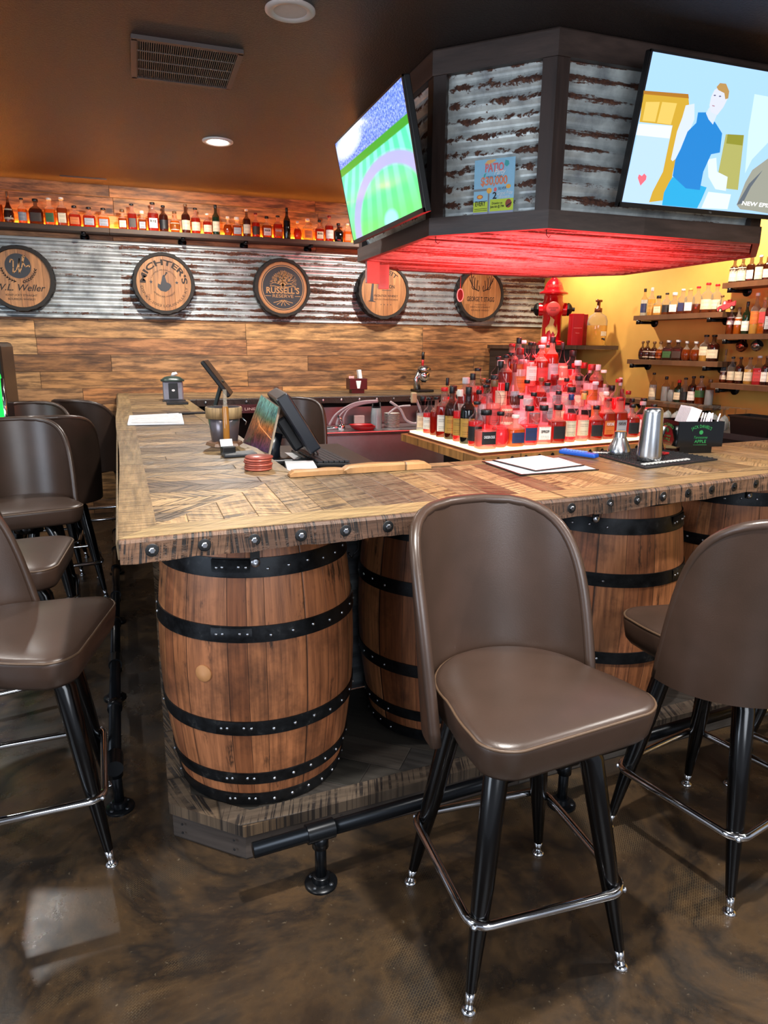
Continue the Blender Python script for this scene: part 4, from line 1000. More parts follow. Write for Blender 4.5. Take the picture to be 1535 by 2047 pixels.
def label_mesh(kind, col, z0, z1):
    k = ('lab', kind, col, z0, z1)
    if k not in _bm:
        s_ = SQ[kind]; V = []; F = []; n_ = 10
        for z in (z0, z1):
            # body radius at z
            pr = PROF[kind]; r_ = 1.0
            for (ra, za), (rb, zb) in zip(pr, pr[1:]):
                if za <= z <= zb: r_ = ra + (rb - ra) * (z - za) / max(1e-6, zb - za); break
            for i in range(n_ + 1):
                a = -PI / 2 + R(-62 + 124 * i / n_) * (.62 if s_ else 1); c, si = math.cos(a), math.sin(a); e = 1.0
                if s_: e = 1 / (abs(c) ** s_ + abs(si) ** s_) ** (1 / s_)
                V.append((r_ * .5 * c * e * 1.025, r_ * .5 * si * e * (.8 if s_ else 1) * 1.025 - .004, z))
        F = [(i, i + 1, n_ + 2 + i, n_ + 1 + i) for i in range(n_)]
        me = MB().add(V, F, None, True).mesh('paper_label'); me.materials.append(m_label(col)); _bm[k] = me
    return _bm[k]
_proto = {}
def bottle(kind, gl, cap, lab, x, y, z, w_, h_, rz, label, group=None, lz=(.12, .45)):
    """body mesh on top level; cap and paper label are its parts"""
    b = link('liquor_bottle', bottle_mesh(kind, gl)); b.location = (x, y, z); b.scale = (w_, w_, h_); b.rotation_euler = (0, 0, rz)
    tag(b, label, 'bottle', group)
    if cap: link('cap', cap_mesh(kind, cap), b)
    if lab: link('paper_label', label_mesh(kind, lab, *lz), b)
    return b
CN = {'#101012': 'black', '#7a1418': 'red', '#c2c4c8': 'silver', '#6a4a2c': 'cork', '#c8a050': 'gold', '#e0ddd4': 'white', '#20306a': 'blue', '#c8181c': 'bright red', '#3a5a34': 'green', '#e88a18': 'orange', None: 'no'}
LN = {'#d8cdb0': 'cream', '#e6e4de': 'white', '#15161a': 'black', '#20305c': 'navy', '#2e5a2c': 'green', '#b08a40': 'gold', '#c86a2c': 'orange', '#9aa0a8': 'silver', '#b83a3a': 'red', '#3a2a20': 'brown', None: 'no'}
ORD = ['first', 'second', 'third', 'fourth', 'fifth', 'sixth', 'seventh', 'eighth', 'ninth', 'tenth', 'eleventh', 'twelfth', 'thirteenth', 'fourteenth', 'fifteenth', 'sixteenth', 'seventeenth', 'eighteenth', 'nineteenth', 'twentieth', 'twenty-first', 'twenty-second', 'twenty-third', 'twenty-fourth', 'twenty-fifth', 'twenty-sixth', 'twenty-seventh', 'twenty-eighth', 'twenty-ninth', 'thirtieth', 'thirty-first', 'thirty-second', 'thirty-third']
BKc, RDc, SVc, CKc, GDc, WHc, BLc, BRc, GNc, ORc = '#101012', '#7a1418', '#c2c4c8', '#6a4a2c', '#c8a050', '#e0ddd4', '#20306a', '#c8181c', '#3a5a34', '#e88a18'
CRl, WHl, BKl, NVl, GNl, GDl, ORl, SVl, RDl, BRl = '#d8cdb0', '#e6e4de', '#15161a', '#20305c', '#2e5a2c', '#b08a40', '#c86a2c', '#9aa0a8', '#b83a3a', '#3a2a20'
SHN = {'wine': 'tall', 'tall': 'square-shouldered', 'bourbon': 'round-shouldered', 'squat': 'squat', 'round': 'round', 'onion': 'long-necked', 'slim': 'slim', 'apoth': 'flat'}
GLN = {'amber': 'amber', 'dark': 'dark', 'orange': 'orange', 'red': 'red', 'clear': 'clear', 'pale': 'gold', 'black': 'black', 'green': 'green', 'half': 'half-full', 'pink': 'pink', 'redlit': 'redlit'}

# ---- whiskey shelf on the plank wall
ZS = 2.412; YSH = YW - .10
sh = thing('whiskey_wall_shelf', 'long dark wooden shelf of backlit whiskey bottles on the plank wall', 'shelf', (-.6, YW, ZS))
for (x0, x1) in ((-2.6, -.16), (-.16, 2.3)):
    MB().box(((x0 + x1) / 2 + .6, -.095, -.019), (x1 - x0 - .002, .19, .038), None, .003).build('shelf_board', M_shelfw, sh)
for x in (-1.95, -1.15, -.36, .42 - .0, .95, 1.53, 2.15):
    b = MB().tube([(x + .6, -.15, -.045), (x + .6, -.02, -.045)], .013, 12).tube([(x + .6, -.155, -.062), (x + .6, -.155, -.035)], .017, 12)
    b.lathe([(.036, 0), (.036, .008), (.02, .012), (.02, .03), (0, .03)], 18, Matrix.Translation((x + .6, 0, -.06)) @ Matrix.Rotation(R(90), 4, 'X')).build('pipe_bracket', M_iron, sh)
MB().box((.5, -.012, .006), (4.85, .012, .010)).build('led_strip', glow('amber_led_strip', '#ff9634', 170), sh)
GS = 'whiskey bottles on the backlit wall shelf'
LS = [(-6, 90, 320, 80, 'bourbon', 'amber', BKc, None), (75, 75, 320, 84, 'onion', 'dark', CKc, CRl), (180, 125, 325, 72, 'bourbon', 'orange', BKc, SVl), (285, 130, 330, 112, 'squat', 'dark', BKc, BRl), (390, 122, 335, 84, 'tall', 'orange', WHc, GNl),
      (485, 122, 345, 80, 'tall', 'amber', WHc, CRl), (580, 190, 355, 96, 'squat', 'red', BKc, ORl), (690, 200, 358, 98, 'squat', 'red', BKc, SVl), (800, 205, 365, 92, 'squat', 'orange', BKc, SVl), (945, 222, 372, 68, 'apoth', 'amber', CKc, CRl),
      (1020, 175, 380, 72, 'tall', 'red', BKc, BRl), (1095, 228, 382, 62, 'apoth', 'amber', WHc, SVl), (1180, 168, 393, 84, 'tall', 'red', BKc, WHl), (1260, 188, 395, 72, 'bourbon', 'dark', BKc, BKl), (1345, 238, 405, 82, 'round', 'orange', CKc, CRl),
      (1430, 185, 410, 70, 'bourbon', 'dark', CKc, CRl), (1505, 210, 412, 72, 'bourbon', 'red', BKc, CRl)]
LS2 = [(175, 255, 420, 70, 'bourbon', 'red', WHc, CRl), (240, 190, 425, 60, 'wine', 'green', BKc, CRl), (330, 290, 430, 70, 'round', 'amber', WHc, None), (400, 285, 435, 72, 'apoth', 'amber', WHc, SVl), (475, 225, 440, 62, 'bourbon', 'dark', WHc, CRl), (545, 255, 445, 62, 'bourbon', 'red', RDc, BRl),
       (628, 280, 450, 74, 'squat', 'amber', BKc, WHl), (713, 275, 455, 68, 'tall', 'red', BKc, ORl), (782, 215, 460, 54, 'wine', 'black', BKc, None), (863, 345, 468, 62, 'round', 'red', WHc, None), (940, 300, 470, 80, 'squat', 'pale', WHc, ORl), (1030, 310, 475, 66, 'squat', 'red', BKc, CRl),
       (1105, 278, 480, 64, 'bourbon', 'red', RDc, WHl), (1175, 335, 483, 68, 'squat', 'black', BKc, None), (1243, 335, 485, 58, 'tall', 'orange', WHc, ORl)]
alls = [(px / 3.8375, 360 + a / 3.8375, 360 + b / 3.8375, w_ / 3.8375, *r_) for px, a, b, w_, *r_ in LS] + [(370 + px / 3.8375, 360 + a / 3.8375, 360 + b / 3.8375, w_ / 3.8375, *r_) for px, a, b, w_, *r_ in LS2]
tpl = {12: 'RYE', 28: 'RYE', 23: 'KNOB', 24: 'FOUR ROSES'}
for i, (px, a, b, w_, kd, gl, cp, lb) in enumerate(alls):
    p0 = PY(px, b, YSH); p1 = PY(px, a, YSH); hh = max(.16, p1.z - p0.z); ww = abs(PY(px + w_, b, YSH).x - p0.x) * .97
    bt = bottle(kd, gl, cp, lb, p0.x, YSH - .005, ZS + .0005, ww, hh, 0, 'backlit %s %s bottle, %s cap, %s label, %s from left on wall shelf' % (GLN[gl], SHN[kd], CN[cp], LN[lb], ORD[i]), GS)
    if i in tpl:
        vs_, fs = text_geo(tpl[i], .09, .55 if len(tpl[i]) < 5 else .7, .02)
        me = MB().add([(x, -.56 if not SQ[kd] else -.44, z + .3) for x, z, _ in vs_], fs).mesh('lettering'); me.materials.append(M_ink if lb != ORl else M_white); link('lettering', me, bt)

# ---- central display table and lit steps
TQ = [Vector((1.60, 3.15, 0)), Vector((3.10, 3.42, 0)), Vector((3.02, 4.42, 0)), Vector((1.56, 4.16, 0))]
ZT = .95
def tq(u, v, ins=0.0):
    a = TQ[0].lerp(TQ[1], u); b = TQ[3].lerp(TQ[2], u); return a.lerp(b, v)
def tpoly(e):  # inset by e metres
    eu, ev = e / 1.5, e / 1.02; return [tuple(tq(u, v)[:2]) for u, v in ((eu, ev), (1 - eu, ev), (1 - eu, 1 - ev), (eu, 1 - ev))]
tb = thing('display_table', 'honey wood table top in the middle of the bar under the bottle display', 'table', (0, 0, 0))
MB().prism(tpoly(0), ZT - .045, ZT).build('table_top', M_table, tb)
MB().prism(tpoly(.22), 0, ZT - .045).build('cabinet_base', planks('grey_base_boards', ['#3c3f42', '#4a4d4e', '#35383a'], 0, 2, .16, 1.2), tb)
d = (TQ[1] - TQ[0]).normalized(); nr = Vector((d.y, -d.x, 0))
for i in range(16):
    c = TQ[0] + d * (.04 + i * .094) + nr * .0008 + Vector((0, 0, ZT - .022))
    MB().lathe([(.0115, 0), (.0115, .001), (0, .001)], 14, Matrix.Translation(c) @ nr.to_track_quat('Z', 'Y').to_matrix().to_4x4(), False, ca=False).build('bolt_hole', M_pocket, tb)
ds = thing('lit_bottle_display', 'stepped glowing acrylic riser holding the rows of bottles', 'display stand', (0, 0, 0))
BZ = ZT + .012
MB().prism(tpoly(.035), ZT, BZ).build('base_board', flat('walnut_board', '#5a2a18', .4), ds)
M_led = glow('warm_white_acrylic', '#ffe2a0', 2.6)
MB().prism(tpoly(.045), BZ, BZ + .012).build('glowing_base', M_led, ds)
M_redtop = glow('red_lit_acrylic', '#ff4c54', 5.0)
STEP, RISE = .118, .075; NT = 4
Z0 = BZ + .012
TZ = [Z0]
for k in range(1, NT + 1):
    MB().prism(tpoly(.045 + .005 + STEP * k), Z0 + RISE * (k - 1) if k > 1 else Z0, Z0 + RISE * k).build('step', M_redtop, ds); TZ.append(Z0 + RISE * k)
PSH = ['bourbon', 'tall', 'squat', 'round', 'wine', 'slim', 'onion', 'apoth']
PGL = ['clear', 'pink', 'redlit', 'red', 'clear', 'redlit', 'pink', 'half', 'red', 'clear']
PCP = [BKc, BKc, RDc, SVc, CKc, BKc, WHc, BKc]
PLB = [CRl, WHl, BKl, RDl, None, WHl, SVl, None, CRl, ORl]
TN = ['bottom tier', 'second tier', 'third tier', 'fourth tier', 'top tier']
# front row and left row specified from what stands there
FR0 = [('apoth', 'redlit', BKc, BKl, .105, .205), ('round', 'pink', BKc, None, .10, .19), ('squat', 'orange', WHc, NVl, .10, .17), ('apoth', 'pink', BKc, NVl, .09, .215), ('apoth', 'redlit', BKc, WHl, .09, .215), ('apoth', 'red', BKc, BKl, .09, .215), ('wine', 'pink', BLc, CRl, .075, .27), ('wine', 'redlit', GDc, CRl, .075, .27), ('squat', 'red', BKc, BKl, .09, .2), ('tall', 'red', RDc, ORl, .09, .24), ('tall', 'red', RDc, SVl, .09, .24), ('squat', 'red', BKc, BKl, .09, .2), ('bourbon', 'pink', BKc, WHl, .085, .23), ('squat', 'redlit', BKc, BKl, .09, .19)]
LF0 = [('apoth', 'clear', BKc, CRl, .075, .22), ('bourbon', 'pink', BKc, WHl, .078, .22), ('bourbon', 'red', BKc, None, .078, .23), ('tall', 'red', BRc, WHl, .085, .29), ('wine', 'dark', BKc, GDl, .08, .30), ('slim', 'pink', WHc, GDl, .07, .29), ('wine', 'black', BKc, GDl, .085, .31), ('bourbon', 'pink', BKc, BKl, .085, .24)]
cnt = 0
DTX = {(0, 'front', 0): ('CHICKEN COCK', .6, .28, 0), (0, 'front', 4): ('EPROP', .5, .3, 1), (0, 'front', 9): ('FORTUNE', .55, .34, 0), (0, 'front', 10): ('FORTUNE', .55, .34, 1), (1, 'front', 1): ('CASEY JONES', .6, .3, 1), (1, 'front', 2): ('CASEY JONES', .6, .3, 0)}
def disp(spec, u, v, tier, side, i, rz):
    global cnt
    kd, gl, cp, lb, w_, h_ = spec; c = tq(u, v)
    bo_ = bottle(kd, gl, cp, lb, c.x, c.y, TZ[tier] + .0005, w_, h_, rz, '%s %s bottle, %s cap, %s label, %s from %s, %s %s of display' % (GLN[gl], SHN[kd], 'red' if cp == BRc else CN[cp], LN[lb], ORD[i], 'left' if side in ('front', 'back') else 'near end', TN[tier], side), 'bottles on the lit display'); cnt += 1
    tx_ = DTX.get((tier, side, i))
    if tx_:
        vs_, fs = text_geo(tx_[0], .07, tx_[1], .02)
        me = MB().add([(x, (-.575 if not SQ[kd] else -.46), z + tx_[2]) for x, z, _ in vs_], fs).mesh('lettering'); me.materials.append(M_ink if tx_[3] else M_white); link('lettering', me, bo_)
br = random.Random(21)
def rspec(tier):
    kd = br.choice(PSH); gl = br.choice(PGL); 
    if tier == NT: kd = br.choice(['bourbon', 'wine', 'tall', 'onion'])
    h_ = {'wine': .29, 'slim': .28, 'onion': .27, 'tall': .26, 'bourbon': .25, 'squat': .20, 'round': .20, 'apoth': .215}[kd] * br.uniform(.94, 1.06)
    return (kd, gl, br.choice(PCP), br.choice(PLB), br.uniform(.078, .092), h_)
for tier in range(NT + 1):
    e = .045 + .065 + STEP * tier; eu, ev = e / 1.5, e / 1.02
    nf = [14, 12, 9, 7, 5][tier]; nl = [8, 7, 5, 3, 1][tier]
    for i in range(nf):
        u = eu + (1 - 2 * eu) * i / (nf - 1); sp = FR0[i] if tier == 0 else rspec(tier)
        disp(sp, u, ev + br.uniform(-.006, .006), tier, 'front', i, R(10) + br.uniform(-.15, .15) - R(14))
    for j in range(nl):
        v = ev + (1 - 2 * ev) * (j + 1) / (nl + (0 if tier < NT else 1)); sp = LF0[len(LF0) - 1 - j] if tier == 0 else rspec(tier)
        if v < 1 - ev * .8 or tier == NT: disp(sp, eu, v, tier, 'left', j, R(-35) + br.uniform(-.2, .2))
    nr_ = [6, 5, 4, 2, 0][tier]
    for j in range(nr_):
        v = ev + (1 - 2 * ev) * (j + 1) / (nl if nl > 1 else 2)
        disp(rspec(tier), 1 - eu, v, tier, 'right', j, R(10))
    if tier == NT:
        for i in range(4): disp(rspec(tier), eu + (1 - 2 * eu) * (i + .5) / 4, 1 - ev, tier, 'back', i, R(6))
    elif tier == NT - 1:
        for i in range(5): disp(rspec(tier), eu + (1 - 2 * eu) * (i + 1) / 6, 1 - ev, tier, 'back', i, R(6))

# ================================================================== MUSTARD WALL: ledge, hydrant, shelves
def W_(t, off=0.0, z=0.0): q = CORN + YD * t + YN * off; return Vector((q.x, q.y, z))
WRZ = math.atan2(YN.y, YN.x) + PI / 2   # rotation so that local -Y faces the room
def wt(px, py, off):
    o_ = CORN + YN * off; q = PN(px, py, o_, YN); return (q - o_).dot(YD), q.z
# dark ledge crate under the hydrant
lg_ = thing('corner_ledge', 'dark wooden ledge box in the corner carrying the red hydrant', 'ledge', (3.60, 6.02, 0))
LGP = [(3.40, 6.57), (3.40, 5.93), (3.72, 5.80), (3.78, 5.42), (4.135, 5.42), (4.03, 6.57)]
MB().prism([(x - 3.6, y - 6.02) for x, y in LGP], 1.4835, 1.5185).build('ledge_top', M_shelfw, lg_)
MB().prism([(x - 3.6, y - 6.02) for x, y in [(3.42, 6.55), (3.42, 5.96), (3.74, 5.84), (3.93, 5.80), (4.03, 6.55)]], 1.14, 1.4835).build('ledge_box', planks('dark_crate_boards', ['#2a2320', '#3a2e28'], 0, 2, .1, .9), lg_)
# hydrant
HX, HY, HZ = 3.80, 6.02, 1.519
hd = thing('fire_hydrant', 'red fire hydrant decoration with black side caps and a gold flame', 'hydrant', (HX, HY, HZ), R(-30))
M_hyd = flat('gloss_red_paint', '#b80d18', .18, 0, coat=.5)
sc = 1.0
MB().lathe([(.145, 0), (.145, .014), (.125, .02), (.125, .034), (.108, .042), (.095, .048)], 36).build('base_flange', M_hyd, hd, auto=R(35))
MB().lathe([(.092, .045), (.092, .27), (.108, .30), (.112, .34), (.108, .385), (.092, .41), (.09, .46), (.105, .468), (.135, .472), (.138, .485), (.125, .495), (.095, .51), (.09, .53), (.075, .575), (.05, .605), (.028, .62), (.028, .64), (0, .642)], 36).build('barrel_body', M_hyd, hd, auto=R(40))
for s_ in (-1, 1):
    mt = Matrix.Translation((s_ * .10, 0, .335)) @ Matrix.Rotation(R(90) * s_, 4, 'Y')
    MB().lathe([(.062, -.02), (.062, .03), (.056, .034), (.0, .034)], 24, mt, ca=False, cb=False).build('side_outlet', M_hyd, hd, auto=R(40))
    MB().lathe([(.06, .035), (.06, .05), (.05, .066), (.03, .078), (.018, .082), (.018, .105), (0, .107)], 8, mt, False, cb=False).build('outlet_cap', flat('matte_black_paint', '#0a0a0b', .55, 0, spec=.2), hd)
mt = Matrix.Translation((0, -.095, .335)) @ Matrix.Rotation(R(90), 4, 'X')
MB().lathe([(.066, -.01), (.066, .022), (.060, .026), (0, .026)], 30, mt, cb=False).build('front_outlet', flat('dull_red_disc', '#c23a3a', .4), hd, auto=R(40))
hp = Pl((0, -.122, .335), (1, 0, 0), (0, 0, 1))
put_text(hp, 'TENNESSEE', 0, .004, .014, M_ink, hd, .001, .095, .01); put_text(hp, 'FIRE', 0, -.018, .014, M_ink, hd, .001, .045, .01)
# name arched round the bonnet
vs_, fs = text_geo("JACK DANIEL'S", .026, .16, .01)
MB().add([(.089 * math.sin(x / .089) * (1 - (y) * 3), -.089 * math.cos(x / .089) * (1 - y * 3) - .006, .533 + y) for x, y, _ in vs_], fs).build('lettering', M_ink, hd, fix=False)
fl = [(-.06, .10), (-.065, .16), (-.03, .20), (-.02, .25), (-.03, .275), (.02, .235), (.012, .19), (.04, .16), (.045, .20), (.06, .13), (.045, .08), (.01, .05), (.03, .10), (.01, .13), (-.005, .10), (-.02, .14), (-.04, .13)]
MB().add([(.0955 * math.sin(x / .0955), -.0955 * math.cos(x / .0955), z) for x, z in fl], [tuple(range(len(fl)))]).build('flame_decal', flat('gold_flame', '#c8a860', .4), hd, fix=False)
# red gift boxes
bx = thing('red_gift_box', 'tall red presentation box beside the hydrant', 'box', (3.945, 5.83, HZ), R(-14))
MB().box((0, 0, .145), (.11, .11, .29), None, .003).build('box_body', flat('red_card', '#a40c1c', .3), bx)
MB().box((.085, .05, .145), (.06, .1, .285), None, .003).build('box_sleeve', flat('dark_red_card', '#8a0a18', .3), bx)
bpz = Pl((0, -.0565, .13), (1, 0, 0), (0, 0, 1)); put_text(bpz, 'Reserve', 0, -.02, .010, flat('pink_foil', '#e08a90', .4), bx, .001, .035)
q = MB(); stroke(q, [(-.04, .03), (.04, .03)], .003, bpz, .001); q.build('foil_line', flat('pink_foil', '#e08a90', .4), bx, fix=False)
# glass growler with tap
gz = thing('glass_drink_dispenser', 'big pale gold glass bottle with a pump and tap', 'dispenser', (3.99, 5.56, 1.519), R(0))
MB().lathe([(.075, 0), (.088, .01), (.09, .22), (.075, .262), (.035, .285), (.03, .30)], 28).build('glass_body', GL['pale'], gz)
MB().lathe([(.034, .295), (.034, .33), (.016, .335), (.016, .38), (.012, .385), (0, .385)], 16).build('pump', flat('copper_pump', '#7a4a30', .3, .6), gz)
MB().tube([(-.03, 0, .395), (.03, 0, .395)], .011, 8).tube([(-.02, 0, .41), (-.02, 0, .385)], .009, 8).build('pump_handle', flat('copper_pump', '#7a4a30', .3, .6), gz)
MB().tube([(0, -.085, .06), (0, -.12, .06), (0, -.12, .045)], .008, 8).build('tap', M_blk, gz)
MB().add([(.0925 * math.sin(a), -.0925 * math.cos(a), z) for z in (.085, .125) for a in (-.2, .1, .5)], [(0, 1, 4, 3), (1, 2, 5, 4)]).build('paper_label', m_label(CRl), gz, fix=False)

def wall_shelf(label, t0, t1, z, depth=.20, br_=None):
    s_ = thing('wall_shelf', label, 'shelf', W_(t0, 0, z), 0)
    o_ = s_.location.copy()
    pts = [W_(t0, .002, z - .038), W_(t1, .002, z - .038), W_(t1, depth, z - .038), W_(t0, depth, z - .038)]
    pts += [p_ + Vector((0, 0, .038)) for p_ in pts]
    MB().add([p_ - o_ for p_ in pts], [(0, 1, 2, 3), (4, 5, 6, 7), (0, 1, 5, 4), (1, 2, 6, 5), (2, 3, 7, 6), (3, 0, 4, 7)]).build('shelf_board', M_shelfy, s_)
    for t in br_ or (t0 + .05, t1 - .12):
        MB().tube([W_(t, .004, z - .055) - o_, W_(t, depth - .01, z - .055) - o_], .013, 12).tube([W_(t, depth - .01, z - .07) - o_, W_(t, depth - .01, z - .038) - o_], .018, 12).tube([W_(t, .003, z - .055) - o_, W_(t, .012, z - .055) - o_], .036, 16).build('pipe_bracket', M_iron, s_)
    return s_
wall_shelf('upper left brown pipe shelf on the mustard wall', 1.53, 2.42, 1.765)
wall_shelf('middle left brown pipe shelf on the mustard wall', 1.50, 2.43, 1.405)
wall_shelf('lowest left brown shelf on the mustard wall beside the display', 1.45, 2.34, 1.073)
wall_shelf('highest right brown pipe shelf, just under the soffit line', 2.39, 3.5, 1.967, br_=(2.45, 3.3))
wall_shelf('middle right brown pipe shelf above the two hanging mugs', 2.40, 3.5, 1.605, br_=(2.46, 3.3))
wall_shelf('low right brown pipe shelf above the upside-down stemware', 2.39, 3.5, 1.25, br_=(2.45, 3.3))
# bottles: px, width px, top py, kind, glass, cap, label, label z-range
def shelf_row(rows, z, off, nm, grp):
    for i, (px, wpx, top, kd, gl, cp, lb, *rest) in enumerate(rows):
        # find t where base at height z stands
        o_ = CORN + YN * off; d_ = ray(px, 0)
        # use a ray through the base: solve vertical by iterating on py
        py = 700.0
        for _ in range(12):
            t, zz = wt(px, py, off); py += (zz - z) * 330
        tt, zt = wt(px, top, off); hh = max(.12, zt - z); ww = abs(wt(px + wpx, py, off)[0] - t)
        c = W_(t, off, z + .0005)
        # frontal width seen at an angle
        cosv = 1.0
        dv = Vector((c.x, c.y, 0)).normalized(); ww = wpx * (Vector((c.x, c.y, c.z - H_EYE)).dot(FW)) / FPX
        yaw_ = math.atan2(-c.y, -c.x) + PI / 2
        bottle(kd, gl, cp, lb, c.x, c.y, c.z, ww, hh, yaw_ * .6 + WRZ * .4 if True else 0, ('%s %s bottle, %s cap, %s label, %s from left on %s' % (GLN[gl], SHN[kd], CN[cp], LN[lb], ORD[i], nm)).replace('bright red', 'red'), grp, rest[0] if rest else (.12, .45))
Z4 = lambda x: 1050 + x / 3.165
Y4 = lambda y: 480 + y / 3.165
r1 = [(Z4(745), 13, Y4(308), 'wine', 'clear', BKc, NVl), (Z4(790), 14, Y4(302), 'wine', 'pale', SVc, GDl), (Z4(835), 17, Y4(352), 'apoth', 'pale', BKc, CRl), (Z4(885), 16, Y4(335), 'bourbon', 'half', BKc, BKl), (Z4(935), 18, Y4(332), 'apoth', 'half', SVc, WHl), (Z4(985), 16, Y4(310), 'tall', 'half', SVc, NVl),
      (Z4(1030), 18, Y4(308), 'tall', 'half', GDc, WHl), (Z4(1080), 18, Y4(294), 'bourbon', 'half', BRc, None), (Z4(1140), 22, Y4(272), 'bourbon', 'half', BRc, CRl), (Z4(1198), 20, Y4(280), 'bourbon', 'half', BRc, CRl), (Z4(1236), 16, Y4(350), 'squat', 'half', CKc, CRl)]
shelf_row(r1, 1.765, .11, 'upper left wall shelf', 'bottles on the upper left wall shelf')
r2 = [(Z4(735), 14, Y4(640), 'round', 'dark', CKc, BKl), (Z4(765), 17, Y4(636), 'round', 'dark', CKc, CRl), (Z4(808), 17, Y4(642), 'round', 'dark', CKc, WHl), (Z4(848), 18, Y4(642), 'round', 'amber', CKc, ORl), (Z4(898), 22, Y4(634), 'squat', 'dark', SVc, GNl), (Z4(957), 23, Y4(632), 'squat', 'dark', SVc, BRl), (Z4(1012), 19, Y4(640), 'round', 'amber', SVc, None),
      (Z4(1070), 22, Y4(642), 'round', 'amber', SVc, None), (Z4(1130), 22, Y4(600), 'bourbon', 'pale', BKc, CRl, (.22, .55)), (Z4(1180), 23, Y4(600), 'bourbon', 'dark', BKc, CRl)]
shelf_row(r2, 1.405, .11, 'middle left wall shelf', 'bottles on the middle left wall shelf')
r3 = [(Z4(800), 14, Y4(838), 'bourbon', 'clear', BKc, CRl), (Z4(880), 16, Y4(862), 'wine', 'clear', BKc, None), (Z4(920), 16, Y4(880), 'round', 'clear', None, None), (Z4(962), 17, Y4(884), 'wine', 'green', BRc, CRl), (Z4(1000), 16, Y4(870), 'bourbon', 'half', BKc, BKl), (Z4(1048), 17, Y4(860), 'bourbon', 'dark', BKc, WHl), (Z4(1098), 20, Y4(858), 'bourbon', 'amber', BKc, GNl, (.25, .5)), (Z4(1155), 16, Y4(880), 'slim', 'clear', CKc, None)]
shelf_row(r3, 1.073, .11, 'lowest left wall shelf', 'bottles on the lowest left wall shelf')
Z7 = lambda x: 1380 + x / 6.4
Y7 = lambda y: 480 + y / 6.4
r4 = [(Z7(540), 17, Y7(240), 'bourbon', 'dark', BKc, CRl, (.08, .6)), (Z7(645), 18, Y7(225), 'bourbon', 'dark', SVc, CRl, (.08, .6)), (Z7(755), 16, Y7(205), 'tall', 'dark', SVc, WHl), (Z7(870), 17, Y7(200), 'bourbon', 'dark', SVc, CRl, (.08, .55)), (Z7(965), 15, Y7(195), 'tall', 'dark', GDc, CRl), (Z7(1060), 17, Y7(190), 'bourbon', 'dark', BKc, CRl)]
shelf_row(r4, 1.967, .10, 'highest right wall shelf', 'bottles on the highest right wall shelf')
r5 = [(Z7(495), 15, Y7(850), 'bourbon', 'amber', CKc, WHl, (.35, .62)), (Z7(590), 15, Y7(860), 'bourbon', 'orange', CKc, WHl, (.35, .62)), (Z7(690), 15, Y7(790), 'wine', 'green', BKc, WHl, (.1, .4)), (Z7(800), 18, Y7(680), 'bourbon', 'pale', WHc, ORl, (.25, .55)), (Z7(905), 17, Y7(735), 'tall', 'orange', GDc, RDl, (.3, .6)), (Z7(985), 16, Y7(700), 'tall', 'dark', BKc, SVl)]
shelf_row(r5, 1.605, .10, 'middle right wall shelf', 'bottles on the middle right wall shelf')
r6 = [(Z7(410), 14, Y7(1395), 'onion', 'half', CKc, CRl, (.1, .35)), (Z7(510), 16, Y7(1490), 'bourbon', 'half', BKc, CRl), (Z7(610), 16, Y7(1495), 'bourbon', 'dark', BKc, CRl), (Z7(730), 18, Y7(1500), 'bourbon', 'pale', CKc, CRl), (Z7(845), 18, Y7(1480), 'tall', 'pink', SVc, RDl), (Z7(940), 16, Y7(1480), 'bourbon', 'dark', CKc, WHl), (Z7(1020), 16, Y7(1480), 'bourbon', 'dark', BKc, CRl)]
shelf_row(r6, 1.25, .10, 'low right wall shelf', 'bottles on the low right wall shelf')
# two copper mugs hanging
for i, (px, py, col, lb) in enumerate(((Z7(655), Y7(1360), '#8a4a34', 'copper-coloured mug hanging under the middle right shelf'), (Z7(850), Y7(1350), '#8a8078', 'silvery mug hanging under the middle right shelf'))):
    t, z = wt(px, py, .12); c = W_(t, .12, z); m_ = thing('hanging_mug', lb, 'mug', c, WRZ)
    MB().lathe([(.02, -.035), (.036, -.02), (.04, .0), (.036, .022), (.03, .03)], 20, Matrix.Rotation(R(55), 4, 'Y'), cb=False).build('mug_body', flat('mug_metal_' + col[1:], col, .22, .9), m_)
    MB().tube([(-.005, 0, .03), (-.012, 0, .055), (.012, 0, .062), (.02, 0, .035)], .004, 8).build('handle', flat('mug_metal_' + col[1:], col, .22, .9), m_)
    MB().tube([(0, 0, .06), (0, 0, 1.567 - z)], .002, 6).build('hook', M_iron, m_)
# toy truck on the upper shelf end
t, z = wt(1455, 611, .16); c = W_(t, .17, z)
tk = thing('red_toy_truck', 'small flat red pickup truck ornament hanging at the shelf end', 'ornament', c, WRZ + R(0))
tpn = Pl((0, 0, 0), (1, 0, 0), (0, 0, 1))
ol = [(-.078, -.025), (-.08, .0), (-.06, .008), (-.035, .012), (-.028, .035), (-.005, .038), (.005, .014), (.07, .018), (.075, .02), (.07, -.012), (.04, -.018), (-.04, -.028)]
MB().prism(ol, -.006, .006, tpn.m(0, 0, 0, R(9))).build('truck_body', flat('toy_red', '#c8404a', .5), tk)
MB().prism([(-.026, .014), (-.021, .031), (-.008, .032), (-.006, .014)], .006, .007, tpn.m(0, 0, 0, R(9))).build('cab_window', M_white, tk)
for x in (-.052, .045):
    wl = MB().prism(ell(x, -.024, .015, .015), -.008, .008, tpn.m(0, 0, 0, R(9))).build('wheel', M_blk, tk); MB().prism(ell(x, -.024, .009, .009), .008, .0085, tpn.m(0, 0, 0, R(9))).build('hubcap', flat('cream_cap', '#dccfb4', .5), wl)
MB().box((.02, .0, .03), (.03, .012, .022)).build('cargo', flat('toy_red_dark', '#8a1a1a', .5), tk)

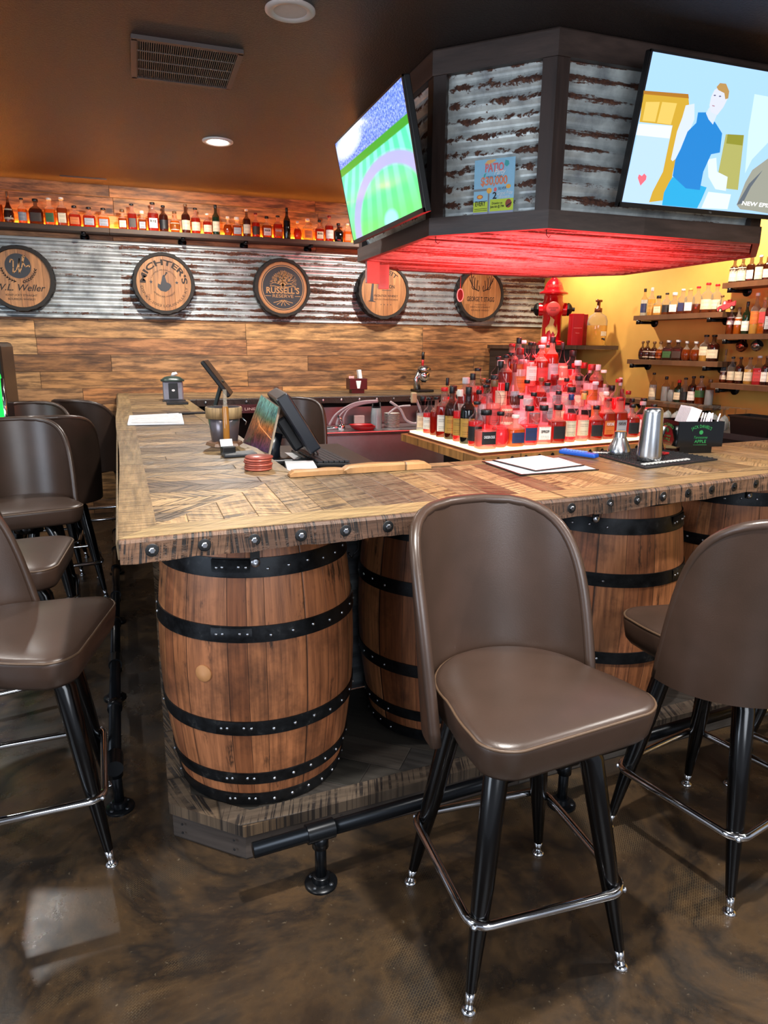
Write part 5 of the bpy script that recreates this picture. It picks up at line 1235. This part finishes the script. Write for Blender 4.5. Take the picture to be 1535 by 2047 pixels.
# ---- back work counter on the right with glasses and bins
wc = thing('back_work_counter', 'dark steel work counter below the mustard wall shelves', 'counter', (0, 0, 0))
pts = [W_(.7, .002, 0), W_(4.5, .002, 0), W_(4.5, .55, 0), W_(.7, .55, 0)]
MB().prism([tuple(p_[:2]) for p_ in pts], .90, .94).build('counter_top', flat('dark_counter', '#3a3a3c', .35, .3), wc)
pts = [W_(.75, .002, 0), W_(4.5, .002, 0), W_(4.5, .52, 0), W_(.75, .52, 0)]
MB().prism([tuple(p_[:2]) for p_ in pts], 0, .90).build('counter_base', flat('charcoal_panel', '#1e1e20', .5), wc)
def wine_glass():
    q = MB(); q.lathe([(.0, .15), (.032, .149), (.033, .147), (.005, .142), (.004, .085), (.02, .075), (.036, .04), (.03, .0)], 18, ca=False, cb=False); return q.mesh('wine_glass')
wg = wine_glass(); wg.materials.append(GL['clear'])
k = 0
for row, (off, n_) in enumerate(((.35, 7), (.27, 8), (.43, 7))):
    for i in range(n_):
        c = W_(2.15 + i * .085 + row * .03, off, .94); o = link('wine_glass', wg); o.location = c + Vector((0, 0, .0)); tag(o, 'upside-down clear stemmed glass, %s from left in the %s row on the dark counter' % (ORD[i], ['middle', 'back', 'front'][row]), 'glass', 'stemmed glasses on the work counter')
def bin_(label, c, w_, d_, h_, rz):
    t = thing('black_storage_bin', label, 'bin', c, rz); q = MB()
    a, b = w_ / 2, d_ / 2; s_ = .9; th = .006
    V = []
    for (k_, z, e) in ((s_, 0, 0), (1, h_, 0), (1, h_, th * 1.5), (s_, .006, th)): V += [((sx * (a * k_ - e)), (sy * (b * k_ - e)), z) for sx, sy in ((-1, -1), (1, -1), (1, 1), (-1, 1))]
    F = [(0, 1, 2, 3)] + [(4 * j + i, 4 * j + (i + 1) % 4, 4 * j + 4 + (i + 1) % 4, 4 * j + 4 + i) for j in range(3) for i in range(4)] + [(12, 13, 14, 15)]
    q.add(V, F).build('bin_body', M_blk, t); q = MB()
    for (c_, dd) in (((0, -b, h_), (w_ + .02, .014, .012)), ((0, b, h_), (w_ + .02, .014, .012)), ((-a, 0, h_), (.014, d_ + .02, .012)), ((a, 0, h_), (.014, d_ + .02, .012))): q.box(c_, dd)
    q.build('rim', M_blk, t); return t
c = W_(3.02, .45, .94); bin_('black open storage bin on the work counter at the right', c, .30, .20, .12, WRZ + R(90) * 0)
c = W_(3.42, .47, .94); bin_('second black storage bin cut by the right frame edge', c, .30, .2, .10, WRZ)

# ================================================================== ON THE BAR
def at(px, py, z=ZB): return P(px, py, z)
# menus on the left leg
a0, a1, a2, a3 = at(255, 851), at(368, 849), at(363, 828), at(259, 833)
mn = thing('paper_menu', 'folded white paper menu lying on the left bar leg', 'menu', (a0 + a1 + a2 + a3) / 4)
q = MB(); zz = .012
q.add([(v - mn.location) + Vector((0, 0, h_)) for v, h_ in ((a0, .002), (a1, .002), (a2, .002), (a3, .002))] + [(v - mn.location) + Vector((0, 0, h_)) for v, h_ in ((a0, .010), (a1, .010), (a2, .008), (a3, .008))], [(0, 1, 2, 3), (4, 5, 6, 7), (0, 1, 5, 4), (1, 2, 6, 5), (2, 3, 7, 6), (3, 0, 4, 7)])
q.build('pages', M_white, mn)
g = G('printed_menu_page'); c_ = g.xyz(g.gen()); r_ = g.ma('FLOOR', g.ma('MULTIPLY', c_[0], 16.0)); tx = g.step(g.noise(g.comb(r_, g.ma('MULTIPLY', c_[1], 8.0), 0.0), 6, 2), .5, .55)
rows_ = g.step(g.ma('PINGPONG', g.ma('MULTIPLY', c_[1], 14.0), .5), .25, .3)
g.p(col=g.mix(g.ma('MULTIPLY', g.ma('MULTIPLY', tx, rows_), .6), '#d8dade', '#3a3a40'), rough=.5); M_print = g.m
q = MB(); b_ = [a0.lerp(a2, .06), a1.lerp(a3, .06), a2.lerp(a0, .06), a3.lerp(a1, .06)]
q.add([(v - mn.location) + Vector((0, 0, .0115)) for v in b_], [(0, 1, 2, 3)]).build('printed_page', M_print, mn, fix=False)
tag(MB().box((0, 0, .006), (.26, .05, .012), rotz(.1), .003).build('black_folder', M_blk, None, (.27, 4.53, ZB)), 'thin black folder on the bar beside the first terminal', 'folder')
tag(MB().box((0, 0, .008), (.15, .13, .016), None, .003).build('black_tray', M_blk, None, (.24, 5.32, ZB)), 'small flat black tray in front of the tissue dispenser', 'tray')
# tissue / napkin dispenser
c = at(347, 800); nd = thing('napkin_dispenser', 'domed black and silver napkin dispenser near the back wall', 'dispenser', (c.x, c.y, ZB))
MB().box((0, 0, .075), (.15, .12, .15), None, .012).build('body', flat('grey_dispenser', '#8a8a94', .35, .3), nd)
MB().box((0, -.061, .075), (.07, .006, .12), None, .006).build('front_panel', M_blk, nd)
MB().lathe([(.088, .148), (.09, .155), (.06, .178), (.03, .186), (0, .187)], 20, sq=4, ca=False, cb=False).build('lid', flat('dark_green_lid', '#22332e', .35), nd)
MB().box((.0, -.06, .004), (.17, .13, .008)).build('foot', M_blk, nd)
MB().tube([(0, 0, .185), (.01, -.005, .2), (.03, 0, .205), (.04, .004, .198)], [.012, .016, .012, .006], 8).build('paper_tuft', M_white, nd)
pl_ = Pl((0, -.0645, .08), (1, 0, 0), (0, 0, 1)); put_poly(pl_, ell(0, .0, .012, .009, 16), M_white, nd, .001, 'badge')
# terminal A (far) and terminal B (near)
def slabq(c0, c1, c2, c3, th, n_, name, m, par, o_):
    V = [Vector(v) - o_ for v in (c0, c1, c2, c3)]; V += [v - n_ * th for v in V]
    return MB().add(V, [(0, 1, 2, 3), (4, 5, 6, 7), (0, 1, 5, 4), (1, 2, 6, 5), (2, 3, 7, 6), (3, 0, 4, 7)]).build(name, m, par)
t1 = thing('sales_terminal', 'far black touch screen sales terminal on the left bar leg', 'terminal', (.48, 5.0, .98))
T1 = rotz(R(-10))
MB().box((.03, 0, .27), (.03, .34, .29), T1 @ Matrix.Rotation(R(-36), 4, 'Y') @ Matrix.Translation((.16, 0, -.05)), .008).build('monitor', M_blk, t1)
MB().box((-.03, 0, .16), (.025, .12, .24), T1 @ Matrix.Rotation(R(18), 4, 'Y'), .006).build('stand', flat('dark_green_plastic', '#1d2c28', .4), t1)
MB().box((0.02, 0, .02), (.2, .22, .03), T1, .006).build('base', M_blk, t1)
ORG = Vector((.50, 3.0, 1.0005))
t2 = thing('sales_terminal', 'near black touch screen sales terminal behind the bar corner', 'terminal', ORG)
# monitor: top edge near card display, leaning away to the right
mt0 = PY(536, 790, 3.16); mt1 = PY(562, 806, 2.86)          # top edge of the card side
mb0 = PY(580, 797, 3.18)
n1 = Vector((.86, 0, .5)).normalized()
mo = Vector((.56, 3.0, 1.285))
T2 = Matrix.Translation(mo + Vector((-.005, 0, .0)) - ORG) @ rotz(R(-4)) @ Matrix.Rotation(R(-31), 4, 'Y')
MB().box((.0, 0, -.12), (.055, .38, .27), T2, .008).build('monitor', flat('navy_black_plastic', '#10141c', .3), t2)
MB().box((.029, 0, -.12), (.004, .34, .23), T2).build('screen_glass', flat('dark_screen', '#05070a', .08), t2)
MB().box((-.045, 0, -.16), (.05, .10, .16), T2, .01).build('hinge_housing', M_blk2, t2)
MB().tube([Vector((.54, 2.98, 1.13)) - ORG, Vector((.52, 2.98, 1.07)) - ORG, Vector((.51, 2.98, 1.01)) - ORG], [.03, .035, .045], 12).build('stand', flat('navy_black_plastic', '#10141c', .3), t2)
MB().box((.02, 0, .012), (.16, .2, .024), None, .008).build('base', M_blk, t2)
for k_ in range(3):
    MB().tube([Vector((.70, 2.96 + k_ * .03, 1.10)) - ORG, Vector((.68 + .02 * k_, 2.95, 1.02)) - ORG, Vector((.62, 2.93 - .03 * k_, 1.012)) - ORG, Vector((.56, 2.95, 1.012)) - ORG], .004, 6).build('cable', M_blk, t2)
# photo card display leaning against the terminal
ca, cb_, cc_, cd_ = PY(484, 888, 3.12), PY(537, 909, 2.80), PY(558, 813, 2.86), PY(522, 788, 3.16)
cdsp = thing('picture_placard', 'colourful city picture placard leaning against the near terminal', 'placard', (ca + cb_ + cc_ + cd_) / 4)
nn = (cb_ - ca).cross(cd_ - ca).normalized()
if nn.dot(EYE - ca) < 0: nn = -nn
o_ = cdsp.location.copy(); slabq(ca, cb_, cc_, cd_, .008, nn, 'placard_board', flat('placard_edge', '#8a7a68', .4), cdsp, o_)
g = G('city_picture'); cc2 = g.n('ShaderNodeUVMap').outputs[0]; c2 = g.xyz(cc2); nz = g.noise(g.comb(g.ma('MULTIPLY', c2[0], 2.0), g.ma('MULTIPLY', c2[1], .6), 0.0), 9, 5, .7)
base = g.ramp(c2[1], [(0, '#4a3058'), (.3, '#7a4030'), (.5, '#b86a34'), (.68, '#4a6a50'), (.85, '#5f9a96'), (1, '#7ab8a8')])
col_ = g.mix(g.ramp(nz, [(.42, 0.0), (.6, .7)]), base, '#22241c'); ln = g.step(g.ma('PINGPONG', g.ma('ADD', g.ma('MULTIPLY', c2[0], .8), g.ma('MULTIPLY', c2[1], 2.0)), .7), .03, .01)
col_ = g.mix(g.ma('MULTIPLY', ln, g.step(c2[1], .62, .55)), col_, '#f0a060'); g.p(col=col_, rough=.25); M_city = g.m
me = bpy.data.meshes.new('picture'); ctr = o_
me.from_pydata([tuple(v.lerp(ctr, .04) - o_ + nn * .001) for v in (ca, cb_, cc_, cd_)], [], [(0, 1, 2, 3)]); uvl = me.uv_layers.new(name='UVMap')
for i, q_ in enumerate(((0, 0), (1, 0), (1, 1), (0, 1))): uvl.data[i].uv = q_
me.materials.append(M_city); link('picture', me, cdsp)
# lower work shelf behind bar with keyboard and papers
ws = thing('under_bar_shelf', 'dark work shelf just below the bar top on the bartender side', 'shelf', (.72, 3.0, .985))
MB().box((.0, .0, .0), (.46, .95, .03)).build('shelf_board', flat('dark_laminate', '#1c1816', .4), ws)
MB().box((-.2, .0, -.5), (.04, .9, .97)).build('side_panel', flat('dark_laminate', '#1c1816', .4), ws)
kb = thing('keyboard', 'black computer keyboard behind the wooden drip rail', 'keyboard', (.735, 3.0, 1.0005), R(93))
MB().box((0, 0, .008), (.43, .15, .016), Matrix.Rotation(R(3), 4, 'X'), .004).build('keyboard_base', M_blk, kb)
q = MB()
for r_ in range(6):
    for k_ in range(20): q.box((-.2 + k_ * .021, -.06 + r_ * .0235, .019 + r_ * .001), (.017, .019, .008))
q.build('keys', M_blk2, kb)
tag(MB().box((0, 0, .010), (.12, .17, .020), rotz(R(-8))).build('paper_stack', M_white, None, (.60, 2.78, 1.0005)), 'small stack of white paper near the coasters behind the bar', 'paper')
tag(MB().box((0, 0, .002), (.16, .22, .004), rotz(R(-30))).build('loose_paper', M_white, None, (.60, 3.10, 1.0005)), 'loose white sheet under the cables of the near terminal', 'paper')
# round coasters
cz = ZB
for i in range(6):
    a_ = at(517, 938); o = MB().lathe([(.047, 0), (.049, .002), (.049, .0055), (.047, .0075), (0, .0078)], 28, cb=False).build('coaster', flat('copper_red_coaster', '#8a4034' if i % 2 else '#9c5040', .35, .2), None, (a_.x + .0 + rw.uniform(-.003, .003), a_.y + rw.uniform(-.003, .003), ZB + .0006 + i * .008))
    tag(o, 'round red-brown coaster, %s from the bottom of the stack on the bar' % ORD[i], 'coaster', 'coasters stacked on the bar')
# plastic/steel cup with wooden band holding a tube
c = at(450, 889); cp = thing('metal_tip_bucket', 'grey metal bucket with a cork-coloured band on the bar', 'bucket', (c.x, c.y, ZB))
MB().lathe([(.052, 0), (.054, .002), (.074, .165), (.07, .165), (.05, .006), (0, .006)], 32, ca=False, cb=False).build('bucket_body', flat('grey_metal', '#6c6468', .28, .7), cp)
MB().lathe([(.0705, .118), (.077, .118), (.0785, .162), (.077, .166), (.072, .166)], 32, ca=False, cb=False).build('wood_band', planks('cork_band', ['#a88a60', '#b0946a'], 2, 0, .5, .3, gs=80), cp)
MB().lathe([(.086, 0), (.08, .012), (.055, .022), (.052, .022)], 5, rotz(.3), False, ca=True, cb=False).build('foot_skirt', flat('brown_skirt', '#6a4a34', .5), cp)
MB().tube([(.072, -.01, .12), (.095, -.01, .1), (.09, -.01, .085)], .003, 6).build('wire_handle', M_steel, cp)
c = at(452, 893); tb_ = thing('glass_pour_tube', 'thin upright glass tube half full of amber liquid before the bucket', 'tube', (c.x - .003, c.y - .06, ZB))
MB().lathe([(.013, 0), (.014, .005), (.014, .17), (.008, .185), (.008, .245), (.009, .247)], 16).build('glass_tube', m_glass('amber_tube_glass', '#d8d0c0', '#b07830', .72), tb_)
bl_ = thing('card_holder', 'black business card holder with a white card', 'card holder', (*at(462, 912)[:2], ZB), R(15))
MB().box((0, .03, .018), (.055, .03, .036), None, .004).build('holder', M_blk, bl_)
MB().box((0, .025, .05), (.05, .003, .05), Matrix.Rotation(R(-20), 4, 'X')).build('card', M_white, bl_)
tag(MB().box((0, 0, .007), (.13, .075, .014), rotz(R(5)), .004).build('card_reader', M_blk2, None, (*at(478, 911)[:2], ZB)), 'flat dark card reader on the bar by the coasters', 'card reader')
# menus on the front leg
def sheet(label, c4, z, m, back=None):
    c4 = [at(*p_) for p_ in c4]; o_ = sum(c4, Vector()) / 4; t = thing('laminated_menu', label, 'menu', (o_.x, o_.y, z))
    V = [Vector((v.x - o_.x, v.y - o_.y, 0)) for v in c4]; q = MB().add(V + [v + Vector((0, 0, .003)) for v in V], [(0, 1, 2, 3), (4, 5, 6, 7), (0, 1, 5, 4), (1, 2, 6, 5), (2, 3, 7, 6), (3, 0, 4, 7)]); q.build('black_sleeve', M_blk, t)
    MB().add([v * .95 + Vector((0, 0, .0035)) for v in V], [(0, 1, 2, 3)]).build('printed_page', m, t, fix=False); return t
sheet('black-edged laminated menu under the other one on the bar', [(963, 924), (1040, 951), (1197, 940), (1118, 916)], ZB + .0006, M_print)
sheet('black-edged laminated menu lying on top of another menu', [(984, 924), (1070, 946), (1168, 934), (1082, 914)], ZB + .006, M_print)
# blue opener
c0, c1 = at(1125, 908), at(1188, 917); bo = thing('blue_bar_tool', 'blue handled bar tool on the bar behind the menus', 'bar tool', (*((c0 + c1) / 2)[:2], ZB), math.atan2((c1 - c0).y, (c1 - c0).x))
MB().box((0, 0, .012), (.17, .035, .018), None, .006).build('handle', flat('blue_plastic', '#1a4fae', .35), bo)
q = MB()
for i in range(8): q.box((-.07 + i * .014, .0, .022), (.006, .03, .004))
q.build('grip_ridges', flat('pale_blue_plastic', '#6a94d8', .35), bo)
# bar mat
MA = [at(1172, 906), at(1290, 938), at(1434, 920), at(1300, 897)]; mo_ = sum(MA, Vector()) / 4
mt_ = thing('rubber_bar_mat', 'black rubber spill mat with white lettering under the shaker', 'bar mat', (mo_.x, mo_.y, ZB))
V = [Vector((v.x - mo_.x, v.y - mo_.y, 0)) for v in MA]
MB().add([v for v in V] + [v + Vector((0, 0, .006)) for v in V], [(0, 1, 2, 3), (4, 5, 6, 7), (0, 1, 5, 4), (1, 2, 6, 5), (2, 3, 7, 6), (3, 0, 4, 7)]).build('mat_base', M_rub, mt_)
q = MB()
def mq(u, v): return V[0].lerp(V[3], u).lerp(V[1].lerp(V[2], u), v)
for i in range(34):
    for j in range(14):
        c = mq(.03 + .94 * i / 33, .05 + .9 * j / 13); q.lathe([(.004, .006), (.0035, .010)], 6, Matrix.Translation(c), False, ca=False)
nb = q.build('nubs', M_rub, mt_); nb['kind'] = 'stuff'
q = MB(); 
for i in range(13): 
    c = mq(.06 + .05 * i, .9); q.box((c.x, c.y, .0105), (.012, .016, .004), None)
for i in range(8):
    c = mq(.03 + .03 * i, .12 + .02 * i); q.box((c.x, c.y, .0105), (.014, .012, .004), None)
q.build('raised_white_letters', flat('white_rubber', '#c4c4c0', .5), mt_)
# shaker and pour top
MZ = ZB + .0105
c = at(1296, 925); shk = thing('cocktail_shaker', 'tall brushed steel cocktail shaker standing on the bar mat', 'shaker', (c.x, c.y, MZ))
MB().lathe([(.044, 0), (.046, .003), (.046, .02), (.0405, .12), (.037, .175), (.036, .190), (.030, .200), (.0, .201)], 40, cb=False).build('shaker_body', M_steel, shk, auto=R(60))
c = at(1250, 913); ps = thing('shaker_top', 'cone-shaped steel shaker lid left of the tall shaker', 'shaker lid', (c.x - .01, c.y + .03, MZ))
MB().lathe([(.046, 0), (.047, .004), (.045, .02), (.026, .062), (.024, .066), (.024, .088), (.022, .09), (0, .09)], 36, cb=False).build('lid_cone', M_steel, ps, auto=R(40))
tag(MB().box((0, 0, .004), (.04, .03, .008), rotz(.3), .002).build('red_token', flat('red_plastic', '#a01c20', .4), None, (*at(1325, 913)[:2], MZ)), 'small red object on the bar mat right of the shaker', 'token')
# jigger behind
c = at(1322, 905); jg = MB().lathe([(.022, 0), (.012, .035), (.010, .04), (.012, .045), (.026, .1), (.024, .1), (.010, .048)], 24, cb=False, ca=True).build('jigger', M_steel, None, (c.x + .01, c.y + .03, MZ)); tag(jg, 'steel jigger half hidden behind the tall shaker', 'jigger')
# napkin caddy
c = at(1378, 903); cz_ = thing('napkin_caddy', 'black napkin and straw caddy with green lettering', 'caddy', (c.x + .01, c.y + .02, ZB), R(-12))
c0 = at(1338, 890); 
q = MB(); W1, D1, H1 = .20, .16, .105
for (cc3, dd) in (((0, -D1 / 2, .03 + H1 / 2), (W1, .004, H1)), ((0, D1 / 2, .03 + H1 / 2), (W1, .004, H1)), ((-W1 / 2, 0, .03 + H1 / 2), (.004, D1, H1)), ((W1 / 2, 0, .03 + H1 / 2), (.004, D1, H1)), ((0, 0, .032), (W1, D1, .004)), ((-.02, 0, .03 + H1 / 2), (.004, D1, H1 * .9)), ((0, .0, .016), (W1 * .72, D1 * .7, .032))): q.box(cc3, dd)
q.build('caddy_body', flat('gloss_black_acrylic', '#060607', .12), cz_)
M_grn = flat('green_print', '#1f7a3c', .5)
for (pl2, x) in ((Pl((0, -D1 / 2 - .0025, .03 + H1 / 2), (1, 0, 0), (0, 0, 1)), 0), (Pl((-W1 / 2 - .0025, 0, .03 + H1 / 2), (0, -1, 0), (0, 0, 1)), 0)):
    put_text(pl2, "JACK DANIEL'S", 0, -.058, .013, M_grn, cz_, .0006, .088, .01, arc=.085)
    ap = ell(0, .008, .009, .009, 14); put_poly(pl2, ap, M_grn, cz_, .0006, 'apple_mark')
    put_text(pl2, 'Tennessee', 0, -.018, .011, M_grn, cz_, .0006, .06, 0, shear=.3); put_text(pl2, 'APPLE', 0, -.036, .013, M_grn, cz_, .0006, .052, .012)
    q = MB(); stroke(q, [(-.03, -.044), (.03, -.044)], .0012, pl2, .0006); q.build('green_line', M_grn, cz_, fix=False)
for i in range(14):
    MB().box((-.065, -.045 + i * .0065, .115), (.05, .0022, .12), Matrix.Rotation(R(18), 4, 'Y')).build('napkin', flat('white_napkin', '#cfc6ca', .7), cz_)
for i in range(9):
    x = .03 + (i % 5) * .012; y = -.03 + (i // 5) * .03; MB().tube([(x, y, .05), (x + rw.uniform(0, .03), y + rw.uniform(-.02, .02), .165)], .003, 6).build('straw', flat('white_straw', '#e0dce4', .5), cz_)

# ================================================================== BACK BAR OBJECTS (far)
c = PY(711, 785, 6.25); nh = thing('napkin_caddy', 'dark red and black napkin holder on the back counter', 'caddy', (c.x, 6.22, ZB))
MB().box((0, 0, .085), (.17, .12, .10), None, .004).box((0, 0, .02), (.12, .09, .04)).build('holder', flat('maroon_plastic', '#3a0c12', .3), nh)
pz = Pl((0, -.0612, .085), (1, 0, 0), (0, 0, 1)); put_poly(pz, [(-.025, .03), (.025, .03), (.012, -.04), (-.012, -.04)], M_white, nh, .001, 'napkin_mark')
MB().box((.05, 0, .16), (.03, .05, .09), Matrix.Rotation(R(-8), 4, 'Y')).build('napkin', M_white, nh)
for i in range(5): MB().tube([(-.07 + i * .01, 0, .1), (-.07 + i * .01, 0, .155)], .005, 8).build('sugar_packet', flat('pink_packet', '#d89a9a', .6), nh)
c = PY(842, 780, 6.3); jc = thing('citrus_press', 'silver lever citrus press with red-topped handle on the back counter', 'citrus press', (c.x, 6.28, ZB - .0))
MB().box((0, 0, .012), (.17, .2, .024), None, .008).build('base', M_blk, jc)
MB().tube([(-.05, 0, .02), (-.065, 0, .12), (-.03, 0, .21)], [.035, .028, .02], 14).build('column', M_steel, jc)
MB().lathe([(.02, .09), (.05, .12), (.055, .17), (.04, .19)], 24, Matrix.Translation((.01, -.02, 0))).build('press_cup', M_chrome, jc)
MB().lathe([(.062, 0), (.066, .008), (.03, .03), (0, .034)], 24, Matrix.Translation((.01, -.02, .215)) @ Matrix.Rotation(R(15), 4, 'X'), cb=False).build('press_lid', M_steel, jc)
MB().tube([(0, 0, .24), (0, -.005, .31)], .012, 10).build('lever', flat('red_grip', '#b01c20', .4), jc)
MB().tube([(0, -.005, .305), (0, -.008, .375)], .014, 10).build('handle_grip', M_blk, jc)
# sink unit
sk = thing('steel_ice_sink', 'long brushed steel ice sink under the back counter', 'sink', (2.1, 5.75, 0))
M_sink = flat('brushed_sink_steel', '#b4b6ba', .42, 1)
MB().box((-.05, -.02, .56), (1.75, .5, .50), None, .01).build('front_panel', M_sink, sk)
MB().box((-.05, -.28, .795), (1.76, .06, .03), None, .008).build('front_lip', M_steel, sk)
MB().box((-.05, 0, .80), (1.74, .46, .012)).build('deck', M_steel_d, sk)
MB().box((-.05, .24, .88), (1.74, .02, .17)).build('splash', M_steel_d, sk)
for x in (-.8, .7):
    for y in (-.2, .2): MB().tube([(x, y, 0), (x, y, .32)], .02, 10).build('leg', M_steel, sk)
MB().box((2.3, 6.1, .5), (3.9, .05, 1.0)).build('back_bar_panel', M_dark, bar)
# hoses
hs = thing('soda_gun_hose', 'grey looping hose of the drink gun with its handle', 'hose', (2.1, 5.6, .95))
def curve_tube(pts, r_, n_=24):
    P_ = [Vector(p_) for p_ in pts]; out = []
    for i in range(len(P_) - 1):
        p0, p1, p2, p3 = P_[max(i - 1, 0)], P_[i], P_[i + 1], P_[min(i + 2, len(P_) - 1)]
        for k_ in range(8):
            t = k_ / 8; out.append(.5 * ((2 * p1) + (p2 - p0) * t + (2 * p0 - 5 * p1 + 4 * p2 - p3) * t * t + (3 * p1 - p0 - 3 * p2 + p3) * t ** 3))
    out.append(P_[-1]); return MB().tube(out, r_, 10)
def hp_(px, py): return PY(px, py, 5.62) - Vector((2.1, 5.6, .95))
curve_tube([hp_(780, 803), hp_(800, 818), hp_(812, 840), hp_(832, 846), hp_(842, 830), hp_(835, 806), hp_(829, 795)], .011).build('looped_hose', flat('grey_hose', '#a8a8ac', .35), hs)
q = hp_(827, 795); MB().box(tuple(q), (.05, .04, .09), None, .01).build('gun_handle', flat('tan_grip', '#b0a080', .4), hs)
hs2 = thing('grey_drain_hose', 'bundle of grey hoses sweeping under the back counter', 'hose', (2.1, 5.6, .95))
for k_ in range(3): curve_tube([hp_(755, 801 + k_), hp_(725, 803 + k_ * 2), hp_(700, 810 + k_ * 3), hp_(672 + k_ * 8, 828 + k_ * 2), hp_(658 + k_ * 14, 850)], .010).build('hose', flat('mauve_hose', '#9a8e94', .35), hs2)
hs3 = curve_tube([hp_(775, 828), hp_(790, 816), hp_(805, 812), hp_(820, 811)], .009).build('grey_tap_hose', flat('grey_hose', '#a8a8ac', .35), None, (2.1, 5.6, .95)); tag(hs3, 'short pale hose end between the cup stack and looping hose', 'hose')
# cup stack, plates, red baskets on deck
c = PY(752, 848, 5.62)
for i in range(9):
    o = MB().lathe([(.048, 0), (.036, .11), (.035, .11), (.046, .0)], 18, ca=False, cb=False).build('plastic_cup', GL['clear'], None, (c.x, 5.62, .807 + i * .014)); tag(o, 'clear plastic cup, %s from the bottom of the upturned stack' % ORD[i], 'cup', 'stacked plastic cups')
c = PY(783, 848, 5.66)
for i in range(11):
    o = MB().lathe([(.03, 0), (.035, .002), (.068, .011), (.069, .013), (.035, .005), (0, .005)], 24, cb=False).build('white_plate', flat('white_china', '#d8d6d0', .3), None, (c.x, 5.66, .807 + i * .0115)); tag(o, 'small white plate, %s from the bottom of the pile by the sink' % ORD[i], 'plate', 'stacked white plates')
c = PY(728, 852, 5.55)
for i in range(4):
    o = MB().lathe([(.075, 0), (.098, .03), (.1, .032), (.094, .03), (.07, .004)], 24, sq=2.4, dy=.7, cb=False).build('red_food_basket', flat('red_plastic_basket', '#b01a22', .4), None, (c.x - .01 * i, 5.55, .807 + i * .006)); tag(o, 'red oval food basket, %s from the bottom of the nested pile' % ORD[i], 'basket', 'nested red baskets')
c = PY(675, 850, 5.6); fa = thing('sink_faucet', 'chrome tap lying over the left part of the sink', 'faucet', (c.x, 5.6, .807))
MB().tube([(-.1, 0, .02), (.06, 0, .025)], .012, 10).lathe([(.035, 0), (.035, .03), (.03, .05), (0, .052)], 16, Matrix.Translation((.03, 0, 0)), cb=False).build('tap_body', M_chrome, fa)
MB().tube([(.03, 0, .04), (.03, 0, .09), (.0, 0, .12)], .01, 10).build('spout', M_chrome, fa)
# bits under the back counter left
c = PY(520, 835, 5.2)
o = MB().box((0, 0, 0), (.20, .05, .10), None, .004).build('black_card_machine', M_blk, None, (.74, 4.3, .98)); tag(o, 'small black machine behind the metal bucket on the work side', 'machine')
o = MB().box((0, 0, -.42), (.12, .3, .8), None, .004).build('machine_pedestal', M_blk, None, (.74, 4.4, .925)); tag(o, 'black pedestal under the small machine on the work side', 'pedestal')
bn = thing('under_counter_banner', 'dark red printed strip under the back counter edge', 'banner', PY(505, 817, 5.75))
pb = Pl((0, 0, 0), (1, 0, 0), (0, 0, 1)); MB().box((0, 0, 0), (.55, .07, .004), pb.m()).build('strip', flat('maroon_strip', '#4a1418', .5), bn)
put_text(pb, 'WHITE LINEN Cocktail', 0, -.012, .022, flat('pale_print', '#d8b8b0', .5), bn, .004, .45)
o = MB().box((0, 0, 0), (.16, .03, .1), None, .003).build('blue_box', flat('navy_box', '#1c2450', .5), None, PY(857, 835, 5.85)); tag(o, 'dark blue printed box behind the looping hose', 'box')
o = MB().box((0, 0, 0), (.09, .03, .1), None, .003).build('small_carton', flat('pale_carton', '#b89a98', .5), None, PY(718, 842, 5.85)); tag(o, 'small pale carton behind the red baskets', 'box')

# ================================================================== JUKEBOX at the left edge
JX = PY(22, 860, 4.93).x - .12
jb = thing('glowing_jukebox', 'dark cabinet with a green glowing arched tube at the left edge', 'jukebox', (JX, 5.2, 0), R(0))
MB().box((-.2, 0, .85), (.62, .5, 1.3), None, .03).build('cabinet', flat('jukebox_black', '#16181a', .3), jb)
q = []; 
for i in range(24):
    a = PI * i / 23; q.append((-.2 + .27 * math.cos(a), -.26, 1.25 + .28 * math.sin(a)))
q = [(.07, -.26, .9)] + q + [(-.47, -.26, .9)]
MB().tube(q, .03, 12).build('neon_tube', glow('green_neon', '#10c838', 3.0), jb)
MB().tube([(.10, -.27, .8), (.10, -.27, 1.28)], .014, 10).build('chrome_trim', M_chrome, jb)
MB().box((-.2, -.255, 1.05), (.36, .02, .4)).build('display_panel', glow('blue_panel', '#2050b0', .8), jb)
